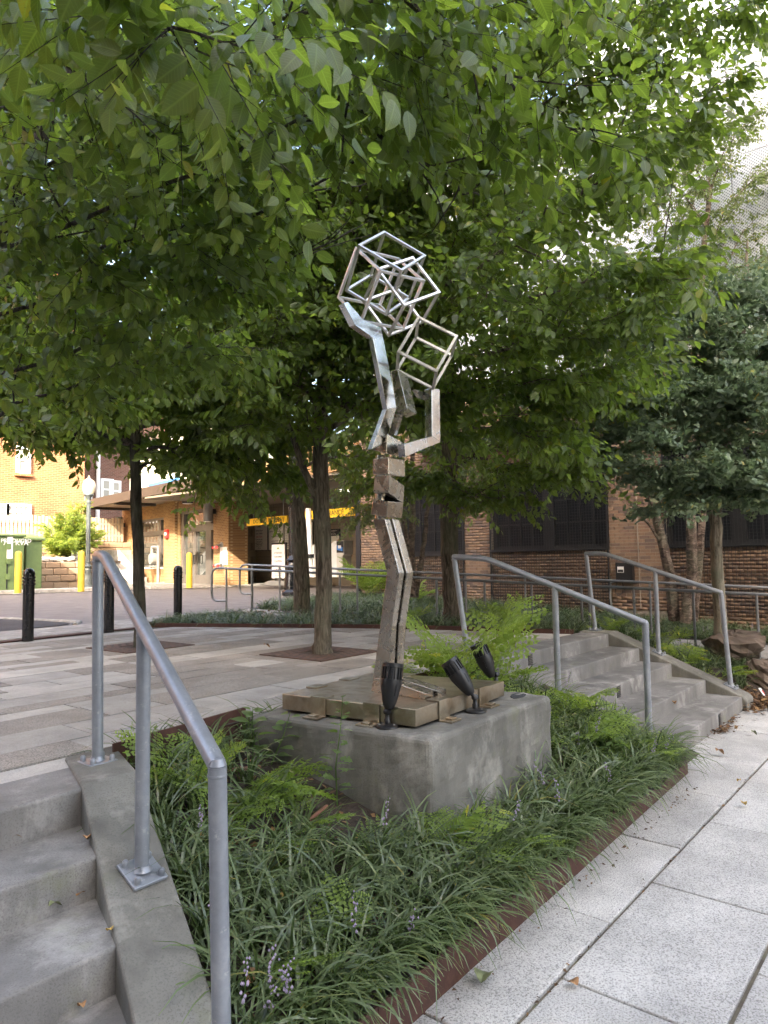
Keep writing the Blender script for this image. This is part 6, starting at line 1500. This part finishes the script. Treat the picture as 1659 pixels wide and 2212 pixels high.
def mk(me_name, data, mat):
    V, Fc, T = data; me = bpy.data.meshes.new(me_name); me.from_pydata(V.tolist(), [], Fc.tolist())
    a = me.attributes.new('tint', 'FLOAT', 'POINT'); a.data.foreach_set('value', T.astype(np.float32)); me.materials.append(mat); return me
FR = {s: [mk('frond', frond_mesh(rf, 1.0, pr, ar, s), MAT['fern']) for pr, ar in ((9, .5), (9, .8), (8, 1.0))] for s in ('bi',)}
FR['uni'] = [mk('frond', frond_mesh(rf, 1.0, pr, ar, 'uni'), MAT['fern']) for pr, ar in ((11, .6), (12, 1.0), (10, 1.2))]
def fern(label, base, n, L, el=(40, 75), az=(0, 360), style='bi', seed=1, cat='fern', group=None):
    t_ = thing('fern', label, cat, base, group); r_ = np.random.default_rng(seed)
    for k in range(n):
        a = R(az[0]+(az[1]-az[0])*(k+r_.random()*.8)/n); e = R(r_.uniform(*el)); s = L*r_.uniform(.75, 1.15)
        o = bpy.data.objects.new('frond', FR[style][r_.integers(0, 3)]); COL.objects.link(o)
        M = Matrix.Translation(Vector([float(c) for c in base])+Vector((math.cos(a), math.sin(a), 0))*.02) @ Euler((r_.normal(0, .25), -(e-.35), a), 'XYZ').to_matrix().to_4x4() @ Matrix.Scale(float(s), 4)
        o.matrix_basis = M; put(o, t_)
    return t_
def on_soil(x, y): return (x, y, soil_front(x, y) if x < 6 else soil_right(x, y))
fern('tall bright yellow-green fern behind the tilted spot lamps, beside the handrail', on_soil(4.72, 3.02), 9, .98, (60, 86), seed=2)
fern('second bright fern leaning over the pedestal corner near the steps', on_soil(4.55, 2.72), 6, .5, (35, 75), seed=12)
fern('pale fern between sculpture leg and handrail post, at the plaza edge', on_soil(4.62, 3.36), 6, .66, (40, 78), (80, 330), seed=3)
fern('fern spreading right of the pedestal under the handrail', on_soil(4.85, 2.35), 10, .62, (20, 62), seed=4)
fern('low fern hanging towards the sidewalk beside the bottom step', on_soil(5.25, 2.05), 10, .50, (12, 55), seed=5)
fern('fern at the foot of the middle post of the near wide-step handrail', on_soil(5.25, 2.55), 9, .58, (20, 62), seed=6)
fern('fern in front of the lowest handrail post by the wide steps', on_soil(5.0, 1.95), 9, .46, (12, 52), seed=7)
fern('bright fern with drooping fronds in the bed left of the pedestal', on_soil(2.30, 2.98), 8, .56, (12, 42), (205, 345), seed=8)
fern('small upright yellow-green fern between the handrail posts', on_soil(2.05, 2.98), 5, .5, (62, 85), seed=9)
fern('fern at the near bottom corner of the pedestal', on_soil(2.74, 2.0), 7, .40, (25, 65), (-70, 130), seed=10)
fern('fern frond cluster below the street face of the pedestal', on_soil(3.25, 1.95), 7, .36, (12, 55), seed=11)
fern('little fern sprouting near the bottom of the nearest handrail', on_soil(1.78, 1.98), 6, .36, (20, 58), (200, 420), seed=13)
fern('tiny fern sprig right of the nearest handrail post', on_soil(1.86, 2.38), 4, .24, (25, 60), seed=14)
fern('fern sprig standing up at the pedestal corner', on_soil(2.80, 2.03), 1, .36, (60, 70), (300, 340), 'uni', seed=15)
fern('fern on the slope beside the far handrail of the wide steps', on_soil(8.95, 2.75), 9, .42, (20, 60), seed=16)
fern('fern below the far handrail near the boulders', on_soil(9.05, 2.35), 8, .40, (20, 60), seed=17)
fern('fern at the top of the wide steps behind the far handrail', on_soil(8.85, 3.6), 8, .45, (30, 65), seed=18)
fern('fern in the shaded bed just right of the brown tree trunk', on_soil(8.7, 5.2), 9, .55, (30, 70), seed=19)
fern('fern in the shaded bed left of the brown tree trunk', on_soil(8.2, 6.4), 9, .5, (30, 70), seed=20)
fern('fern in the bed behind the ramp rails near the kiosk', on_soil(12.4, 9.6), 10, .8, (40, 75), seed=21)
fern('fern under the ginkgo by the garage wall', on_soil(9.9, 3.3), 8, .5, (30, 65), seed=22)
fern('tall fern against the brick at the garage corner', on_soil(13.3, 11.6), 14, 1.3, (45, 85), seed=23)

fern('small lime fern in the mulch between handrail and pedestal', on_soil(2.2, 2.5), 6, .34, (22, 55), seed=31)
# ------------------------------------------------------------------ weeds at the pedestal
def weed(label, pts, leaves, ln, w, seed, lobed=False):
    r_ = np.random.default_rng(seed); t_ = thing('weed', label, 'weed', pts[0])
    MB().tube(pts, np.linspace(.0045, .0015, len(pts)), 6).build('stem', MAT['weed'], t_, True)
    P = np.array(pts, float); v, f = leaf_ovate(w, .08, .2, True)
    if lobed: v = v.copy(); v[:, 1] *= 1+.55*np.sin(v[:, 0]*26)
    me = mk('leaf', (v, f, np.full(len(v), .5)), MAT['weed'])
    for k in range(leaves):
        q, d = along(P, .1+.9*(k+.5)/leaves); a = k*2.4+r_.uniform(-.4, .4); dd = np.array((math.cos(a), math.sin(a), r_.uniform(-.1, .5)))
        l = ln*r_.uniform(.7, 1.15)*(1-.55*k/leaves); M = frame(unit(dd), np.array((0, 0, 1.))+r_.normal(0, .2, 3))*l
        o = bpy.data.objects.new('leaf', me); COL.objects.link(o); o.matrix_basis = Matrix([list(M[i])+[float((q+unit(dd)*.02)[i])] for i in range(3)]+[[0, 0, 0, 1]]); put(o, t_)
b_ = np.array(on_soil(2.62, 3.20)); weed('broad-leaved weed at the left face of the pedestal', [b_, b_+np.array((-.02, -.05, .14)), b_+np.array((-.06, -.08, .26)), b_+np.array((-.07, -.10, .34))], 16, .14, .62, 1)
weed('second broad-leaved weed stem by the rusty retaining plate', [b_+np.array((.06, -.1, 0)), b_+np.array((.1, -.16, .16)), b_+np.array((.1, -.22, .30))], 12, .11, .6, 3)
b_ = np.array(on_soil(2.72, 2.62)); weed('tall thin mugwort weed in front of the pedestal left face', [b_, b_+np.array((-.01, 0, .2)), b_+np.array((.01, -.02, .4)), b_+np.array((.03, -.02, .56))], 30, .10, .5, 2, True)
b_ = np.array(on_soil(3.75, 1.85)); weed('broad-leaved weed in the liriope along the rusty edging', [b_, b_+np.array((0, -.03, .12)), b_+np.array((.02, -.05, .22))], 10, .13, .5, 4)
b_ = np.array(on_soil(1.62, 1.78)); weed('round-leaved weed beside the nearest handrail at the bottom', [b_, b_+np.array((.02, .0, .07)), b_+np.array((.03, -.01, .13))], 9, .09, .7, 5)
b_ = np.array(on_soil(4.75, 1.95)); weed('pale broad-leaved weed among flower spikes left of the steps', [b_, b_+np.array((0, 0, .15)), b_+np.array((.0, -.02, .26))], 12, .14, .45, 6)

# ------------------------------------------------------------------ irrigation pipe, litter, fallen leaves, boulders
pp_ = thing('irrigation_pipe', 'thin brown irrigation pipe surfacing in the bed behind the nearest handrail', 'pipe', on_soil(2.4, 2.7))
MB().tube([np.array(on_soil(1.95, 3.12))+(0, 0, .03), np.array(on_soil(2.3, 3.15))+(0, 0, .035), np.array(on_soil(2.6, 3.1))+(0, 0, .02)], .011, 8).build('pipe', MAT['pipe'], pp_, True)
MB().tube([np.array(on_soil(2.20, 2.42))+(0, 0, -.01), np.array(on_soil(2.42, 2.52))+(0, 0, .05), np.array(on_soil(2.62, 2.6))+(0, 0, .03)], .011, 8).build('pipe', MAT['pipe'], pp_, True)
def litter_bits(name, pts, sz, label, seed):
    r_ = np.random.default_rng(seed); n = len(pts); P = np.array(pts); V = []
    a = r_.uniform(0, 6.28, n); l = sz*r_.uniform(.4, 1.3, n); tz = r_.normal(0, .35, (n, 2))
    X = np.stack([np.cos(a), np.sin(a), tz[:, 0]], 1)*l[:, None]; Y = np.stack([-np.sin(a), np.cos(a), tz[:, 1]], 1)*(l*r_.uniform(.2, .6, n))[:, None]
    V = np.stack([P-X, P-Y*.9+X*.1, P+X*.95, P+Y+X*.05+np.array((0, 0, .006))], 1); Fq = np.arange(n*4).reshape(-1, 4)
    o = npmesh(name, V.reshape(-1, 3), Fq, MAT['litter'], None, 'stuff', np.repeat(r_.random(n), 4)); o['label'] = label; return o
lp = []
for _ in range(2600):
    x, y = rg.uniform(1.3, 5.4), rg.uniform(1.72, 3.36)
    if inpoly(x, y, blockpoly) or x < 1.76+SK*(y-3): continue
    lp.append((x, y, soil_front(x, y)+rg.uniform(.004, .014)))
litter_bits('leaf_litter', lp, .022, 'brown bark mulch and dead leaf bits on the soil of the front bed', 1)
lp = []
for _ in range(1300):
    x = rg.normal(8.95, .28); y = rg.normal(1.86, .10); lp.append((x, y, -.745+abs(rg.normal(0, .03))+max(0, (y-1.9))*.5))
litter_bits('leaf_litter', lp, .035, 'heap of dry brown leaves swept against the boulders by the steps', 2)
lp = [(rg.normal(7.45, .22), 1.93-abs(rg.normal(0, .05)), -.742+abs(rg.normal(0, .012))) for _ in range(140)]
litter_bits('leaf_litter', lp, .028, 'small drift of dry leaves below the step light', 3)
lp = [(rg.uniform(2, 6), 1.355+rg.normal(0, .012), -.752) for _ in range(60)]+[(rg.uniform(1.5, 5.5), 1.62+.028*(0)+rg.uniform(-.05, .03), -.745) for _ in range(90)]
litter_bits('leaf_litter', lp, .012, 'bits of dead leaf caught in the long sidewalk joint', 4)
lp = [(rg.normal(8.0, .5), rg.normal(10.3, .25), .012) for _ in range(500)]
litter_bits('leaf_litter', lp, .03, 'dry leaf bits on the soil corner under the looped rail end', 5)
def dead_leaf(label, p, l, az, mat, w=.55, curl=.35, lift=.012):
    v, f = leaf_ovate(w, .22, curl, True); v = v*l; v[:, 2] += .10*l*np.sin(v[:, 0]/l*5)
    c, s = math.cos(az), math.sin(az); V = np.stack([v[:, 0]*c-v[:, 1]*s, v[:, 0]*s+v[:, 1]*c, np.maximum(v[:, 2]-v[:, 2].min(), 0)], 1)+np.array(p)+np.array((0, 0, lift))
    me = bpy.data.meshes.new('fallen_leaf'); me.from_pydata(V.tolist(), [], f.tolist()); me.materials.append(MAT[mat])
    o = bpy.data.objects.new('fallen_leaf', me); COL.objects.link(o); tag(o, label, 'leaf', 'fallen leaves'); return o
zsw = -.752
dead_leaf('large fading green leaf lying on the sidewalk next to the rusty edging', atz(1040, 2145, zsw), .125, R(20), 'dry_g', .6, .1)
dead_leaf('round orange-brown leaf on the nearest sidewalk slab', atz(1248, 2142, zsw), .055, R(70), 'dry', .9, .1)
dead_leaf('small brown leaf against the rusty edging', atz(1212, 1923, zsw), .05, R(10), 'dry')
dead_leaf('curled tan leaf on the far joint of the sidewalk', atz(1605, 1750, zsw), .07, R(0), 'dry_y')
dead_leaf('red-brown leaf on the sidewalk in front of the bottom step', atz(1548, 1637, zsw), .10, R(-20), 'dry')
dead_leaf('green leaf scrap on the sidewalk beyond the steps', atz(1625, 1595, zsw), .10, R(-10), 'dry_g', .3)
dead_leaf('small yellow leaf on the sidewalk joint near the ferns', atz(1600, 1696, zsw), .05, R(40), 'dry_y')
dead_leaf('brown leaf on the third wide step', atz(1456, 1527, -.448), .07, R(10), 'dry')
dead_leaf('dark curled leaf on the second near step beside the side wall', atz(187, 1832, -.148), .055, R(60), 'dry')
dead_leaf('dry rolled leaf on the third near step', atz(105, 1986, -.298), .07, R(25), 'dry_g', .35)
dead_leaf('brown leaf pile scrap at the corner of the third near step', atz(165, 1958, -.298), .055, R(35), 'dry')
dead_leaf('orange leaf scrap at the edge of the third near step', atz(240, 2028, -.298), .035, R(80), 'dry_y', .7)
dead_leaf('red-brown leaf on the lowest visible near step', atz(180, 2205, -.448), .06, R(75), 'dry', .4)
dead_leaf('small reddish leaf at the riser of the second near step', atz(25, 1828, -.148), .05, R(5), 'dry', .3)
dead_leaf('brown leaf on the plaza pavers left of the grate', atz(570, 1404, .004), .09, R(0), 'dry')
dead_leaf('yellow leaf lying in the bed beside the nearest handrail', (np.array(on_soil(1.92, 2.15))+(0, 0, .03)), .10, R(30), 'dry_y', .5)
dead_leaf('pale brown leaf in the grass right of the middle handrail post', (np.array(on_soil(1.85, 2.62))+(0, 0, .04)), .10, R(10), 'dry_y', .35)
dead_leaf('brown leaf on bare soil in the bed', (np.array(on_soil(2.3, 2.3))+(0, 0, .02)), .07, R(130), 'dry')
dead_leaf('brown leaf near the bottom of the nearest handrail', (np.array(on_soil(1.62, 1.95))+(0, 0, .03)), .07, R(200), 'dry')
def boulder(label, c, s, seed):
    r_ = np.random.default_rng(seed); n, m = 26, 16; V = []; dirs = unit(r_.normal(size=(26, 3))); offs = r_.uniform(.62, .95, 26)
    for i in range(m+1):
        th = math.pi*i/m
        for j in range(n):
            ph = 2*math.pi*j/n; d = np.array((math.sin(th)*math.cos(ph), math.sin(th)*math.sin(ph), math.cos(th)))
            k = dirs@d; r = min(1.03, float(np.min(np.where(k > .15, offs/np.maximum(k, .15), 9)))); r *= 1+.05*nz(d[0]*3+seed, d[1]*3+d[2]*2, 3.0)+.035*r_.normal()
            V.append(np.array(c)+d*r*np.array(s))
    Fc = [(i*n+j, i*n+(j+1) % n, (i+1)*n+(j+1) % n, (i+1)*n+j) for i in range(m) for j in range(n)]
    tag(MB().add(V, Fc).build('boulder', MAT['stone'], None, False), label, 'boulder', 'boulders by the steps')
boulder('rough brown boulder behind the last handrail post, the upper of two', (10.15, 2.42, -.30), (.62, .42, .30), 4)
boulder('rough brown boulder resting on the sidewalk edge below the other', (9.72, 1.98, -.56), (.52, .30, .27), 6)
wp = thing('plastic_wrapper', 'scrap of white and pink wrapper among the dry leaves by the boulder', 'litter', (9.05, 1.9, -.7))
MB().prism([(9.02, 1.86, -.70), (9.10, 1.88, -.68), (9.12, 1.92, -.62), (9.05, 1.93, -.61)], (.004, -.004, .004)).build('film', MAT['white'], wp)
MB().prism([(9.06, 1.875, -.685), (9.09, 1.885, -.675), (9.10, 1.905, -.64), (9.07, 1.91, -.64)], (.006, -.008, .008)).build('print', MAT['ink_red'], wp)
